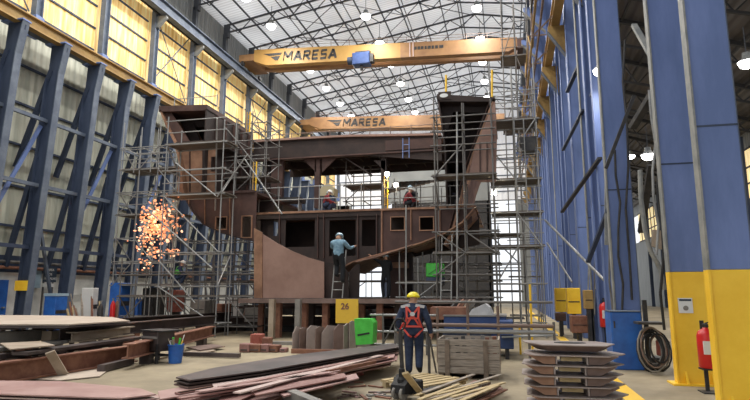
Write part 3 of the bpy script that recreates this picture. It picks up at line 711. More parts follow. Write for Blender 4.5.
# web below with big openings
zbt=pX(300,258,Y3)[1]
def opening(u0,u1,v0,v1,Y): A_=pX(u0,v1,Y); B_=pX(u1,v0,Y); return (A_[0],B_[0],A_[1],B_[1])
w=MB(); slabs(w,[(xL,zd-.09,pX(255,240,Y3)[1]),(pX(330,260,Y3)[0],zd-.09,pX(330,266,Y3)[1]),(pX(352,266,Y3)[0],zd-.09,pX(352,268,Y3)[1]),(pX(381,256,Y3)[0],zd-.09,pX(381,258,Y3)[1])],Y3+.12,Y3+.17,
   [opening(259,277,218,236,Y3),opening(284,314,219,247,Y3),opening(328,355,219,256,Y3),opening(361,375,219,246,Y3)])
w.build('floor_web','hull_d',hb)
for u in (280,318,324,358,377): MB().bar(aY(u,214,Y3+.08),aY(u,258,Y3+.08),.03,.12,up=(0,1,0)).build('stiffener','hull',hb)
w=MB(); slabs(w,[(xL,zd-.09,zbt),(pX(381,256,Y3)[0],zd-.09,zbt)],25.5,25.55); w.build('rear_web','hull_d',hb)
# right box, nearer
Y4=21.2; zr=pX(430,207,Y4)[1]; xA=pX(380,207,Y4)[0]; xB=pX(476,207,Y4)[0]
MB().box((xA,Y4-.05,zr-.08),(xB,28,zr)).build('middle_deck_plate','hull_o',hb)
w=MB(); slabs(w,[(xA,zr-.08,pX(381,258,Y4)[1]),(pX(420,246,Y4)[0],zr-.08,pX(420,246,Y4)[1]),(pX(450,236,Y4)[0],zr-.08,pX(450,236,Y4)[1]),(pX(472,222,Y4)[0],zr-.08,pX(472,222,Y4)[1])],Y4+.05,Y4+.1,
   [opening(391,404,217,230,Y4),opening(420,433,217,230,Y4)])
w.build('floor_web','hull',hb)
for u0,u1 in ((391,404),(420,433)):
    h=opening(u0,u1,217,230,Y4); r_=MB(); e=.035
    r_.box((h[0]-e,Y4,h[2]-e),(h[1]+e,Y4+.05,h[2])); r_.box((h[0]-e,Y4,h[3]),(h[1]+e,Y4+.05,h[3]+e)); r_.box((h[0]-e,Y4,h[2]),(h[0],Y4+.05,h[3])); r_.box((h[1],Y4,h[2]),(h[1]+e,Y4+.05,h[3])); r_.build('hole_collar','hull_o',hb)
for u in (382,411,440): MB().bar(aY(u,209,Y4+.02),aY(u,240 if u>400 else 252,Y4+.02),.04,.12,up=(0,1,0)).build('stiffener','hull_o',hb)
w=MB(); slabs(w,[(xA,zr-.08,pX(381,258,Y4)[1]),(xB,zr-.08,pX(470,240,Y4)[1])],23.4,23.45); w.build('rear_web','hull_d',hb)
# curved bottom shell strakes
MB().shell([pX(338,270,20.6),pX(352,262,20.6),pX(372,256,20.6),pX(395,250,20.6),pX(420,243,20.6),pX(445,233,20.6),pX(462,222,20.6),pX(474,208,20.6)],.05,20.6,24.8).build('bottom_shell','hull_o',hb)
MB().shell([pX(356,262,20.3),pX(376,257,20.3),pX(398,250,20.3),pX(412,245,20.3)],.03,20.2,20.6).build('loose_strake','hull_l',hb)
# --- right wing
a=pX(437,94,Y0); b=pX(495,97.5,Y0)
MB().prism_y([a,b,(b[0],b[1]-.16),(a[0],a[1]-.30)],Y0,26.5).build('top_deck_plate','hull_d',hb)
MB().box((a[0]+.05,Y0-.03,a[1]-.25),(a[0]+.55,Y0,a[1]+.06)).build('corner_plate','hull_d',hb)
MB().lathe([(.16,-.012),(.16,.012)],n=20,axis=1).build('oval_mark','paper',hb,loc=(a[0]+.27,Y0-.045,a[1]-.10)).scale=(1,1,.5)
MB().shell([(a[0]+.03,a[1]-.2),pX(441,118,Y0),pX(445,150,Y0),pX(447,207,Y0)],.06,Y0,26.5).build('inner_bulkhead','hull_d',hb)
outer=[pX(494,99,Y0),pX(486,120,Y0),pX(476,146,Y0),pX(467,172,Y0),pX(459,205,Y0),pX(452,232,Y0),pX(444,245,Y0)]
MB().shell(outer,.08,Y0,26.5).build('side_shell','hull_o',hb)
MB().shell([(p_[0]-.14,p_[1]) for p_ in outer],.02,Y0+.02,Y0+.30).build('shell_edge_strip','hull',hb)
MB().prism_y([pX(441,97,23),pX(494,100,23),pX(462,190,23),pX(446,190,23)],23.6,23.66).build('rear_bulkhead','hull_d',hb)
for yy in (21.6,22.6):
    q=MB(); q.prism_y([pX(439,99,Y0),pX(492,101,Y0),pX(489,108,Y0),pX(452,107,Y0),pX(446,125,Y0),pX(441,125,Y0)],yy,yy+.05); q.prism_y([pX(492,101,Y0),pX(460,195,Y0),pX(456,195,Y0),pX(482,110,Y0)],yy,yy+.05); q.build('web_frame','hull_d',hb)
p=pX(444,160,Y0); q=pX(470,160,Y0)
MB().box((p[0],Y0+.3,p[1]-.06),(q[0],26,p[1])).build('flat_deck','hull_d',hb)
# outer shell folded plate to the right of the wing, light put into its pale colour
MB().prism_y([pX(475,148,20.9),pX(495,101,20.9),pX(497,140,20.9),pX(496,182,20.9),pX(480,182,20.9),pX(468,178,20.9)],20.9,20.95).build('side_shell_panel','hull_l',hb)
for u in (480,487): MB().bar(aY(u,142,20.86),aY(u,180,20.86),.04,.06,up=(0,1,0)).build('stiffener','hull',hb)
# --- front shell panel and keel pieces
Y5=20.0
cv=[(254,228),(264,235),(277,243),(292,251),(308,257.5),(324,262)]
MB().prism_y([pX(u,v,Y5) for u,v in cv]+[pX(324,298,Y5),pX(254,298,Y5)],Y5,Y5+.05).build('front_shell_panel','hull_l',hb)
p=pX(254,228,Y5-.06); q=pX(262,232.5,Y5-.06)
MB().prism_y([p,q,pX(262,298,Y5-.06),pX(254,298,Y5-.06)],Y5-.06,Y5).build('panel_edge_strip','hull_o',hb)
MB().prism_y([pX(324,262,Y5+.3),pX(340,264,Y5+.3),pX(348,272,Y5+.3),pX(349,298,Y5+.3),pX(324,298,Y5+.3)],Y5+.3,Y5+.35).build('keel_panel','hull_d',hb)
MB().prism_y([pX(349,272,Y5+.5),pX(356,264,Y5+.5),pX(360,264,Y5+.5),pX(359,298,Y5+.5),pX(349,298,Y5+.5)],Y5+.5,Y5+.55).build('keel_panel','hull_d',hb)
pillar(390,405,22.0,248,300,'hull',.5,'skeg_trunk'); pillar(388,407,21.95,262,268,'hull_o',.6,'trunk_band')
pillar(407,412,22.4,250,300,'hull_d',.3)
pillar(451,457,22.0,232,300,'hull_d',.3)

# --- low support platform and its posts
sp = wthing('support_platform','long low steel staging under the hull block on posts','platform')
z5=aY(300,298.5,Y5).z; p=aY(240,300,Y5); q=aY(475,300,Y5)
MB().box((p.x,Y5-.15,z5-.17),(q.x,Y5+.05,z5)).build('edge_beam','plate_b',sp)
MB().box((p.x,Y5+.05,z5-.06),(q.x,25.5,z5-.01)).build('deck','hull_d',sp)
for k in range(6): MB().box((p.x,20.8+k*.9,z5-.22),(q.x,20.9+k*.9,z5-.06)).build('joist','dark',sp)
for u0,u1,m_ in ((270,275,'beam_tan'),(296,301,'beam_g')):
    a=aY(u0,300,Y5-.5); b=aY(u1,300,Y5-.5); MB().box((a.x,Y5-.6,0),(b.x,Y5-.4,z5-.02)).build('post',m_,sp)
for u,y in ((279,20.2),(305,20.2),(312,21.5),(326,20.3),(345,20.2),(362,21),(380,20.2),(398,20.4),(262,21.5),(455,20.2),(430,21.5)):
    a=aY(u,300,y); MB().ibeam((a.x,y,0),(a.x,y,z5-.06),.22,.22,.03,up=(0,1,0)).build('post','rust' if R.random()<.4 else 'hull_d',sp)

# ================================================================== SCAFFOLDS
SCG='tube scaffolds around the hull block'
def scaffold(label, x0, y0, nx, bx, ny, by, z0, lifts, ztop, decks=(), rails=True, braces=(), ladder=None, m_='galv', side_brace=True, r=.026, name='tube_scaffold', skip=0):
    t = wthing(name, label, 'scaffold')
    X=[x0+i*bx for i in range(nx+1)]; Yy=[y0+j*by for j in range(ny+1)]
    for i,x in enumerate(X):
        for j,y in enumerate(Yy):
            rod('standard',t,(x,y,z0),(x,y,ztop-(.3 if (i+j)%2 else 0)),r,m_)
    for li,z in enumerate(lifts):
        for y in Yy:
            rod('ledger',t,(X[0]-.15,y,z),(X[-1]+.15,y,z),r,m_)
            if rails and li in decks and y==Yy[0]:
                for h in (.5,1.0):
                    if z+h<ztop: rod('guard_rail',t,(X[0]-.1,y,z+h),(X[-1]+.1,y,z+h),r*.85,m_)
        for x in X: rod('transom',t,(x,Yy[0]-.1,z),(x,Yy[-1]+.1,z),r,m_)
        if li in decks:
            n=max(2,int((Yy[-1]-Yy[0])/.25)); w=(Yy[-1]-Yy[0])/n
            for k in range(n):
                o=stick('deck_board',t,V(X[0]-.12,Yy[0]+w*(k+.5),z+.05),V(X[-1]+.12,Yy[0]+w*(k+.5),z+.05),w*.92,.045,'board','bar')
    for (i,k,dirn) in braces:   # bay i, lift k
        za=lifts[k]; zb_=lifts[k+1] if k+1<len(lifts) else ztop
        a,b=(X[i],X[i+1]) if dirn>0 else (X[i+1],X[i]); rod('brace',t,(a,y0-.04,za),(b,y0-.04,zb_),r,m_)
    if side_brace:
        for k in range(len(lifts)-1):
            xx=X[-1] if k%2 else X[0]; ya,yb=(Yy[0],Yy[-1]) if k%2 else (Yy[-1],Yy[0]); rod('brace',t,(xx,ya,lifts[k]),(xx,yb,lifts[k+1]),r,m_)
    if ladder is not None:
        lx,ly,la,lb_=ladder
        for s_ in (-.18,.18): rod('ladder_rail',t,(lx+s_,ly,la),(lx+s_,ly,lb_),.022,'galv')
        n=int((lb_-la)/.3)
        for k in range(1,n): rod('ladder_rung',t,(lx-.18,ly,la+k*.3),(lx+.18,ly,la+k*.3),.015,'galv')
    return t
def sX(u,Y): return aY(u,290,Y).x
def sZ(v,Y,u=400): return aY(u,v,Y).z
# 1 left of hull, tall
Y=23.0; x0=sX(112,Y); x1=sX(170,Y)
scaffold('tall grey scaffold between the leaning frames and the left wing of the hull',x0,Y,3,(x1-x0)/3,1,1.3,0,[.6,2.0,3.1,4.2,5.3,6.4,7.5,8.6],9.9,decks=(1,4,6),braces=((0,1,1),(1,2,-1),(2,3,1),(0,4,1),(2,5,-1),(1,6,1)))
# 2 in front of left wing
Y=19.6; x0=sX(158,Y); x1=sX(217,Y)
scaffold('scaffold standing in front of the left wing with plank decks',x0,Y,1,(x1-x0),1,1.0,0,[.5,1.9,3.2,sZ(193,Y,200)-.05,sZ(169,Y,200),sZ(143,Y,200)],sZ(113,Y,217),decks=(3,5),braces=((0,2,-1),(0,0,-1)))
# 3 inner left, behind the front pole
Y=22.6; x0=sX(216,Y); x1=sX(262,Y)
scaffold('dense scaffold beside the inner side of the left wing, with crossed braces',x0,Y,3,(x1-x0)/3,1,1.4,sZ(193,Y,240),[sZ(192,Y,240),sZ(178,Y,240),sZ(160,Y,240),sZ(141,Y,240),sZ(124,Y,240)],sZ(112,Y,240),decks=(1,),m_='galv_dk',braces=((0,1,1),(1,2,-1),(2,1,-1),(0,3,-1),(1,0,1),(2,3,-1),(1,1,-1)))
# 4 under the left web, behind: dense low scaffold
Y=26.0; x0=sX(178,Y); x1=sX(262,Y)
scaffold('low dense scaffold under the left part of the hull',x0,Y,6,(x1-x0)/6,1,1.4,0,[.5,1.3,2.2,3.0,3.7,4.3],4.7,decks=(2,),braces=((0,1,1),(2,1,-1),(3,2,1),(5,1,-1),(1,3,1),(4,3,-1)),m_='galv_dk')
Y=20.6; x0=sX(120,Y); x1=sX(255,Y)
scaffold('long low scaffold walkway at floor level left of the pale shell panel',x0,Y,5,(x1-x0)/5,1,1.0,0,[.35,1.5,2.4],3.1,decks=(1,),braces=((0,0,1),(2,0,-1),(4,0,-1)),m_='galv_dk')
# 5 right front of the right wing
Y=19.9; x0=sX(437,Y); x1=sX(497,Y)
scaffold('scaffold standing before the right wing of the hull',x0,Y,2,(x1-x0)/2,1,.9,z5,[z5+.05,sZ(275,Y),sZ(254,Y),sZ(233,Y),sZ(207,Y),sZ(178,Y),sZ(148,Y),sZ(134,Y),sZ(120,Y)],sZ(100,Y),decks=(2,5),rails=False,braces=((0,2,-1),(0,1,1),(1,2,-1),(0,5,1)),m_='galv_dk')
# 6 tall tower right
Y=22.0; x0=sX(497,Y); x1=sX(544,Y)
lv=[.5,2.0,3.4,4.7,6.0,7.2,8.4,9.6]
tw=scaffold('tall scaffold tower with ladders between the right wing and the blue columns',x0,Y,2,(x1-x0)/2,1,1.4,0,lv,10.9,decks=(2,3,4,6),braces=((0,1,1),(1,2,-1),(0,4,-1),(1,5,1)),ladder=(sX(526,Y),Y-.1,4.7,8.4))
for s_ in (-.18,.18): rod('ladder_rail',tw,(sX(533,Y)+s_,Y+.6,.5),(sX(533,Y)+s_,Y+.6,4.8),.022,'galv')
for k in range(14): rod('ladder_rung',tw,(sX(533,Y)-.18,Y+.6,.8+k*.28),(sX(533,Y)+.18,Y+.6,.8+k*.28),.015,'galv')
a=aY(520,151,21.9); b=aY(537,136,21.9)
tag(MB().prism_y([(a.x+.1,a.z),(b.x-.1,a.z),(b.x,b.z),(a.x,b.z)],21.9,22.7).build('dark_hopper','dark'),'dark steel bin up on the scaffold tower near the blue columns','bin')
# 7 farther high tower by the runway
Y=30.0; x0=sX(512,Y); x1=sX(540,Y)
scaffold('slender scaffold reaching up to the crane runway behind the tower with ladders',x0,Y,2,(x1-x0)/2,1,1.5,0,[2*k+.5 for k in range(9)],18.3,decks=(5,7),braces=((0,5,1),(1,6,-1),(0,7,1)),m_='galv_dk')
# 8 low right: before the end opening
Y=20.6; x0=sX(350,Y); x1=sX(437,Y)
scaffold('low scaffold under the rusted bottom shell, where the green unit stands',x0+1.9,Y,2,(x1-x0-1.9)/2,1,1.2,z5,[z5+.05,sZ(283,Y)],sZ(250,Y),decks=(1,),rails=False,braces=((1,0,1),))
Y=24.5; x0=sX(437,Y); x1=sX(520,Y)
scaffold('mid height scaffold against the bright end opening',x0,Y,3,(x1-x0)/3,1,1.3,0,[.6,1.7,2.9,4.1],6.5,decks=(1,3),braces=((0,1,1),(2,2,-1),(1,0,1)),m_='galv_dk')
Y=31.5; x0=sX(345,Y); x1=sX(500,Y)
scaffold('dark scaffold wall under and behind the right half of the hull',x0,Y,7,(x1-x0)/7,1,1.4,0,[.5,1.4,2.3,3.2,4.1,5.0],5.6,decks=(2,4),braces=((0,1,1),(2,2,-1),(1,0,1),(4,3,1),(5,1,-1),(6,2,1)),m_='galv_dk')
# 9 on the middle deck, centre right
Y=27.0; x0=sX(345,Y); x1=sX(382,Y)
scaffold('scaffold on the middle deck in front of the bright end opening',x0,Y,2,(x1-x0)/2,1,1.5,zd,[zd+.3,zd+1.1,zd+1.9,zd+2.7],zd+3.2,decks=(2,),rails=False,braces=((0,1,1),),m_='galv_dk')
x0=sX(395,Y); x1=sX(440,Y)
t=scaffold('scaffold with sloping plank roof on the middle deck by the flood lights',x0,Y,2,(x1-x0)/2,1,1.5,zr,[zr+.4,zr+1.2],zr+2.4,rails=False,braces=((1,0,1),),m_='galv')
for k in range(11): stick('deck_board',t,V(x0-.2+k*.24,Y-.6,zr+1.55+.05*k),V(x0-.2+k*.24,Y+1.9,zr+2.6),.2,.04,'wood_d','bar')
# guard rails on the middle deck and on the top deck
def guard(label,ua,ub,Y,z,n,hs=(.55,1.1),m_='galv',ydir=0):
    t=wthing('guard_rail',label,'guard rail'); xa=sX(ua,Y); xb=sX(ub,Y)
    for k in range(n+1):
        x=xa+(xb-xa)*k/n; rod('rail_post',t,(x,Y,z),(x,Y,z+max(hs)+.05),.022,m_)
    for h in hs: rod('rail',t,(xa,Y,z+h),(xb,Y,z+h),.020,m_)
guard('tube guard rail along the middle deck in front of the pillar',256,383,Y3+.2,zd,6)
guard('tube guard rail along the middle deck at the right box',384,470,Y4+.05,zr,5,(.4,.8),'galv_dk')
guard('thin guard rail along the top of the left wing',163,208,Y0+.3,aY(207,104.5,Y0).z-.02,3,(.5,))
t=guard('thin rail standing on the upper deck between the wings',268,435,26.0,zt,8,(.45,),'tube_r')
guard('guard rail left of the left wing at plank height',125,160,19.7,sZ(172,19.7,150),2,(.4,.8))
def looserod(label,a,b,r=.028,m_='galv',grp=None,name='scaffold_tube'):
    o=MB().tube(a,b,r,8).build(name,m_); tag(o,label,'tube',grp); return o
looserod('long sloping tube from the scaffold tower down to the blue columns',aY(545,220,21.5),aY(606,282,17.0),.04)
looserod('second sloping tube below the long one near the blue columns',aY(547,243,21.5),aY(572,282,19.5),.03)
looserod('long diagonal tube before the left wing, upper one',aY(176,163,19.4),aY(216,196,19.4))
looserod('long diagonal tube rising beside the work light left of the middle deck',aY(217,197,19.4),aY(247,155,19.4))
looserod('long falling diagonal tube to the pale shell panel',aY(244,158,19.4),aY(282,214,19.4))
looserod('diagonal tube at the left scaffold foot near the blue bin',aY(160,262,19.3),aY(195,303,19.3))
looserod('long diagonal tube passing the sparks',aY(150,212,19.3),aY(212,268,19.3))
looserod('tall vertical tube before the left wing',aZ(213,330),aY(217,118,19.45),.032)
looserod('vertical pole before the right box of the hull',V(sX(406,19.8),19.8,z5),aY(406,205,19.8),.026)
looserod('tall vertical pole in the middle under the right wing',V(sX(456,19.6),19.6,0),aY(457,112,19.6),.032)
# yellow tubes upright
for (u,v0,v1,Y,lab) in ((248,130,112,21.5,'yellow cut pipe standing on the corner of the left wing'),(254,192,162,22.0,'yellow upright on the left end of the middle deck'),(386,207,176,23.0,'yellow upright beside the flood lights')):
    a=aY(u,v0+2,Y); b=aY(u,v1,Y); t=wthing('yellow_stand',lab,'stand'); 
    MB().tube((a.x-.07,Y,a.z),(a.x-.07,Y,b.z),.03,8).build('pole','girder_y',t); MB().tube((a.x+.07,Y,a.z),(a.x+.07,Y,b.z),.03,8).build('pole','yellow',t)
    for k in range(4): z=a.z+(b.z-a.z)*(k+.5)/4; MB().tube((a.x-.07,Y,z),(a.x+.07,Y,z),.018,6).build('rung','girder_y',t)
for (u,v0,v1,Y,lab) in ((446,95,75,21.3,'thin yellow post on the left corner of the right wing'),(492,97,70,21.3,'thin yellow post on the right corner of the right wing')):
    a=aY(u,v0,Y); b=aY(u,v1,Y); looserod(lab,a,b,.04,'yellow',name='yellow_post')
# yellow posts near ladder foot
for u,Y in ((530,17.0),(518,16.2)):
    a=V(sX(u,Y),Y,0); looserod('yellow upright tube by the barrier, %s'%('under the tower' if u==530 else 'short one beside the bench'),a,a+V(0,0,1.9 if u==530 else .8),.03,'yellow',name='yellow_post')

# flood lights
def flood(label,u,v,Y,W=60,sc=1):
    t=thing('flood_light',label,'work light',aY(u,v,Y),0)
    MB().box((-.22,0,-.16),(.22,.14,.16)).build('housing','dark',t,bevel=.02)
    MB().box((-.17,-.02,-.12),(.17,0,.12)).build('lens','flood_on',t)
    MB().bar((0,.07,-.16),(0,.07,-.8),.05,.05).build('stand','galv_dk',t); t.scale=(.55,.55,.55)
    ld=bpy.data.lights.new('flood','AREA'); ld.size=.3; ld.energy=W; ld.color=(1,.9,.72); lo=bpy.data.objects.new('lamp_light',ld); COL.objects.link(lo); lo.parent=t; lo.location=(0,-.05,0); lo.rotation_euler=(radians(90),0,0)
    return t
flood('lit work light beside the inner side of the left wing',233,200,21.6,120)
flood('lit work light high by the yellow upright, upper of the pair',387,174,22.8,80)
flood('lit work light by the yellow upright, lower of the pair',396,185,22.9,80)
flood('small lit work light at the right wing foot',494,193,21.5,50)

# ================================================================== SPARKS
def sparks():
    b=MB(); w=MB()
    for i in range(420):
        k=R.random()
        if k<.75: u=R.choice((150,160,168,156))+R.gauss(0,7); v=R.choice((214,222,232))+R.gauss(0,7)
        elif k<.9: u=R.uniform(146,180); v=R.gauss(252,2.5)
        else: u=R.gauss(146,6); v=R.uniform(235,270)
        Y=R.uniform(19.9,20.9)
        p=aY(u,v,Y); s_=R.uniform(.03,.10)*(1.15 if k<.75 else .9)
        mb=w if R.random()<.2 else b
        q=p+V(R.uniform(-.08,.08),R.uniform(-.05,.05),R.uniform(-.12,.12))
        q=p+(q-p)*.5; mb.tube(p,p+(q-p)*.3,s_*.2,6,s_*.7); mb.tube(p+(q-p)*.3,p+(q-p)*.7,s_*.7,6,s_*.7); mb.tube(p+(q-p)*.7,q,s_*.7,6,s_*.2)
    return b,w
b,w=sparks()
o=b.build('spark_shower','spark'); tag(o,'orange grinding sparks raining in front of the left scaffold','sparks',kind='stuff')
o=w.build('spark_core','spark2'); tag(o,'white hot specks within the orange spark shower','sparks',kind='stuff')
p=aY(157,225,20.3); ld=bpy.data.lights.new('spark glow','POINT'); ld.energy=60; ld.color=(1,.45,.18); ld.shadow_soft_size=.6; lo=bpy.data.objects.new('spark_light',ld); lo.location=p; COL.objects.link(lo)

# ================================================================== PEOPLE
def person(name_label, loc, rz, pose, colors, helmet='hat_y', scale=1.0, vest=None, harness=False):
    """pose: joints in local metres, figure faces +Y, x right"""
    t = thing('person', name_label, 'person', loc, rz)
    J = dict(pel=(0,0,.95), waist=(0,0,1.08), chest=(0,0,1.28), coll=(0,0,1.44), neck=(0,.0,1.51), head=(0,.02,1.60), top=(0,.02,1.70),
        lsh=(-.17,0,1.41), lel=(-.24,-.02,1.13), lwr=(-.23,.07,.88), rsh=(.17,0,1.41), rel=(.24,-.02,1.13), rwr=(.23,.07,.88),
        lhp=(-.09,0,.92), lkn=(-.10,.02,.50), lan=(-.10,-.02,.09), lto=(-.11,.15,.04), rhp=(.09,0,.92), rkn=(.10,.02,.50), ran=(.10,-.02,.09), rto=(.11,.15,.04))
    J.update(pose); J={k:Vector(v) for k,v in J.items()}
    names=['pel','waist','chest','coll','neck','head','top','lsh','lel','lwr','rsh','rel','rwr','lhp','lkn','lan','lto','rhp','rkn','ran','rto']
    rad=dict(pel=(.175,.13),waist=(.175,.13),chest=(.195,.145),coll=(.125,.10),neck=(.055,.055),head=(.078,.095),top=(.06,.07),
        lsh=(.088,.088),lel=(.064,.064),lwr=(.046,.046),lhp=(.108,.108),lkn=(.085,.085),lan=(.068,.068),lto=(.042,.038))
    for s_ in list(rad):
        if s_[0]=='l': rad['r'+s_[1:]]=rad[s_]
    E_=[('pel','waist'),('waist','chest'),('chest','coll'),('coll','neck'),('neck','head'),('head','top'),('coll','lsh'),('lsh','lel'),('lel','lwr'),('coll','rsh'),('rsh','rel'),('rel','rwr'),
        ('pel','lhp'),('lhp','lkn'),('lkn','lan'),('lan','lto'),('pel','rhp'),('rhp','rkn'),('rkn','ran'),('ran','rto')]
    vs=[J[n] for n in names]; ed=[(names.index(a),names.index(b)) for a,b in E_]; rr=[rad[n] for n in names]; reg=list(names)
    # hands: palm and five fingers of unequal length, curled
    for s_,sd in (('l',-1),('r',1)):
        w=J[s_+'wr']; e=J[s_+'el']; d=(w-e).normalized(); fw=Vector((0,1,0)); fw=(fw-d*fw.dot(d)); fw=fw.normalized() if fw.length>.1 else Vector((1,0,0)); out=d.cross(fw).normalized()
        palm=w+d*.055; vs.append(palm); pi_=len(vs)-1; rr.append((.032,.024)); reg.append('hand'); ed.append((names.index(s_+'wr'),pi_))
        for k,(off,ln) in enumerate(((.030,.055),(.010,.068),(-.010,.063),(-.030,.048))):
            a=palm+fw*off+d*.035; b=a+d*ln*.6; c=b+(d*.5-out*sd*.5)*ln*.7
            for q,r_ in ((a,.010),(b,.009),(c,.008)): vs.append(q); rr.append((r_,r_)); reg.append('hand')
            n=len(vs); ed+= [(pi_,n-3),(n-3,n-2),(n-2,n-1)]
        a=w+d*.03+fw*.035; b=a+fw*.025+d*.035
        for q in (a,b): vs.append(q); rr.append((.011,.011)); reg.append('hand')
        n=len(vs); ed+=[(pi_,n-2),(n-2,n-1)]
    me=bpy.data.meshes.new('body'); me.from_pydata([v*scale for v in vs],ed,[]); 
    o=bpy.data.objects.new('body',me); COL.objects.link(o)
    md=o.modifiers.new('s','SKIN'); md.use_smooth_shade=True; sb=o.modifiers.new('u','SUBSURF'); sb.levels=1; sb.render_levels=1
    for i,sv in enumerate(me.skin_vertices[0].data): sv.radius=(rr[i][0]*scale,rr[i][1]*scale); sv.use_root=(i==0)
    dg=bpy.context.evaluated_depsgraph_get(); nm=bpy.data.meshes.new_from_object(o.evaluated_get(dg)); o.modifiers.clear(); o.data=nm; nm.name='body'
    mats=[colors['top'],colors['legs'],'skin','black',colors.get('shoulder',colors['top'])]; nm.materials.clear()
    for m_ in mats: nm.materials.append(M[m_])
    segs=[]
    def sg(a,b,k): segs.append((vs[a]*scale,vs[b]*scale,k))
    for a,b in ed:
        ra,rb=reg[a],reg[b]; k=0
        if 'hand' in (ra,rb): k=2
        elif ra in('neck','head') or rb in('head','top'): k=2
        elif ra=='coll' and rb=='neck': k=0
        elif ra[1:]=='an' or rb[1:]=='to': k=3
        elif ra[1:] in('hp','kn') or rb[1:] in('hp','kn'): k=1
        elif (ra=='coll' and rb[1:]=='sh'): k=4
        sg(a,b,k)
    for p in nm.polygons:
        c=p.center; best=9;bk=0
        for a,b,k in segs:
            ab=b-a; tt=max(0,min(1,(c-a).dot(ab)/max(1e-9,ab.length_squared))); d=(c-(a+ab*tt)).length
            if d<best: best=d;bk=k
        p.material_index=bk
    o.parent=t
    hd=J['head']*scale; up=(J['top']-J['neck']).normalized()
    # facial features: nose, ears, eyes merged into one small mesh on the head
    f=MB(); f.tube(hd+V(0,.085,.01)*scale,hd+V(0,.115,-.015)*scale,.012,6,.016)
    for s_ in (-1,1): f.lathe([(.004,-.006),(.02,0),(.004,.006)],c=hd+V(.082*s_,0,0)*scale,axis=0,n=8)
    f.build('face','skin',t)
    f=MB()
    for s_ in (-1,1): f.lathe([(.004,-.006),(.011,0),(.004,.006)],c=hd+V(.03*s_,.088,.02)*scale,axis=1,n=8)
    f.build('eyes','black',t)
    hc=hd+up*.05*scale
    h=MB(); h.lathe([(.115,-.01),(.122,.0),(.112,.03),(.09,.075),(.05,.105),(.01,.115)],n=20); 
    hb_=h.build('helmet',helmet,t,smooth=True,loc=hc); hb_.rotation_euler=Vector((0,0,1)).rotation_difference(up).to_euler()
    MB().box((-.07,.09,-.012),(.07,.165,0)).build('helmet_brim',helmet,hb_)
    MB().tube((0,-.10,.06),(0,.10,.06),.012,6).build('helmet_ridge',helmet,hb_)
    if vest:
        c=J['chest']*scale; w=J['waist']*scale
        q=MB(); d=(J['coll']-J['waist']); L_=d.length*scale; q.lathe([(.188,0),(.196,L_*.5),(.185,L_*.9),(.14,L_*1.05)],n=18)
        vo=q.build('vest',vest,t,loc=J['waist']*scale); vo.scale=(1,.74,1); vo.rotation_euler=Vector((0,0,1)).rotation_difference(d.normalized()).to_euler()
    if harness:
        h=MB(); yb=-.165; pts=lambda *a:[V(*p) for p in a]
        for s_ in (-1,1):
            for a,b in zip(*(lambda l:(l,l[1:]))(pts((.10*s_,.02,1.485),(.11*s_,-.125,1.44),(.0,yb,1.27),(-.10*s_,yb+.01,1.08),(-.155*s_,-.03,.98)))): h.bar(a,b,.035,.012,up=(0,1,0))
            h.bar((.18*s_,-.04,.98),(.07*s_,-.14,.84),.035,.012,up=(0,1,0)); h.bar((.07*s_,-.14,.84),(.03*s_,-.09,.80),.035,.012,up=(0,1,0))
            h.bar((.11*s_,-.125,1.44),(.10*s_,-.160,1.22),.035,.012,up=(0,1,0)); h.bar((.10*s_,-.160,1.22),(.155*s_,-.10,1.0),.035,.012,up=(0,1,0))
        h.bar((-.15,-.145,1.03),(.15,-.145,1.03),.012,.04); h.bar((-.10,yb+.005,1.2),(.10,yb+.005,1.2),.012,.035)
        h.build('harness','harness',t)
        r_=MB(); r_.lathe([(.045,-.01),(.045,.01)],c=(0,yb-.01,1.29),axis=1,n=14); r_.build('harness_ring','reflect',t)
        r_=MB(); 
        for s_ in (-1,1): r_.bar((.05*s_,-.118,1.475),(.205*s_,-.085,1.44),.03,.06,up=(0,0,1))
        r_.build('reflective_tape','reflect',t)
    return t
g=aZ(414,375)
walk=dict(lel=(-.27,-.03,1.14),lwr=(-.27,.10,.92),rel=(.27,-.03,1.13),rwr=(.30,.06,.88),
  lkn=(-.09,.06,.50),lan=(-.09,.02,.09),lto=(-.10,.19,.04),rkn=(.09,.10,.53),ran=(.10,-.10,.18),rto=(.11,.03,.06),lhp=(-.085,0,.92),rhp=(.085,0,.92))
person('worker in navy workwear, red harness and yellow helmet walking away past the crate',(g.x,g.y,0),radians(4),walk,dict(top='cloth_n',legs='cloth_n',shoulder='cloth_n'),'hat_y',1.0,harness=True).scale=(1.16,1.16,.95)
# worker on the ladder
Yl=19.55
p=aY(338,283,Yl)
lad=dict(lel=(-.26,.16,1.22),lwr=(-.16,.38,1.30),rel=(.30,.14,1.20),rwr=(.34,.38,1.28),lkn=(-.12,.22,.62),lan=(-.10,.10,.27),lto=(-.10,.26,.24),rkn=(.12,.08,.50),ran=(.11,.06,.06),rto=(.11,.22,.04),head=(0,.06,1.60),top=(0,.09,1.69))
person('worker in pale blue helmet and dusty shirt standing on a ladder, seen from behind',(p.x,p.y,p.z),radians(-5),lad,dict(top='cloth_b',legs='cloth_k',shoulder='cloth_b'),'hat_b',1.0).scale=(1.25,1.2,1.04)
# silhouette worker below hull, backlit darkness put into black clothes
p=aY(386,298,20.8)
sil=dict(lel=(-.36,.10,1.50),lwr=(-.56,.15,1.66),rel=(.25,.12,1.15),rwr=(.16,.30,1.08),lkn=(-.12,.12,.52),rkn=(.13,.0,.5))
person('worker darkened to a silhouette under the hull shell reaching up, against the bright opening',(p.x,p.y,z5),radians(20),sil,dict(top='cloth_k',legs='cloth_k'),'hat_b',.95)
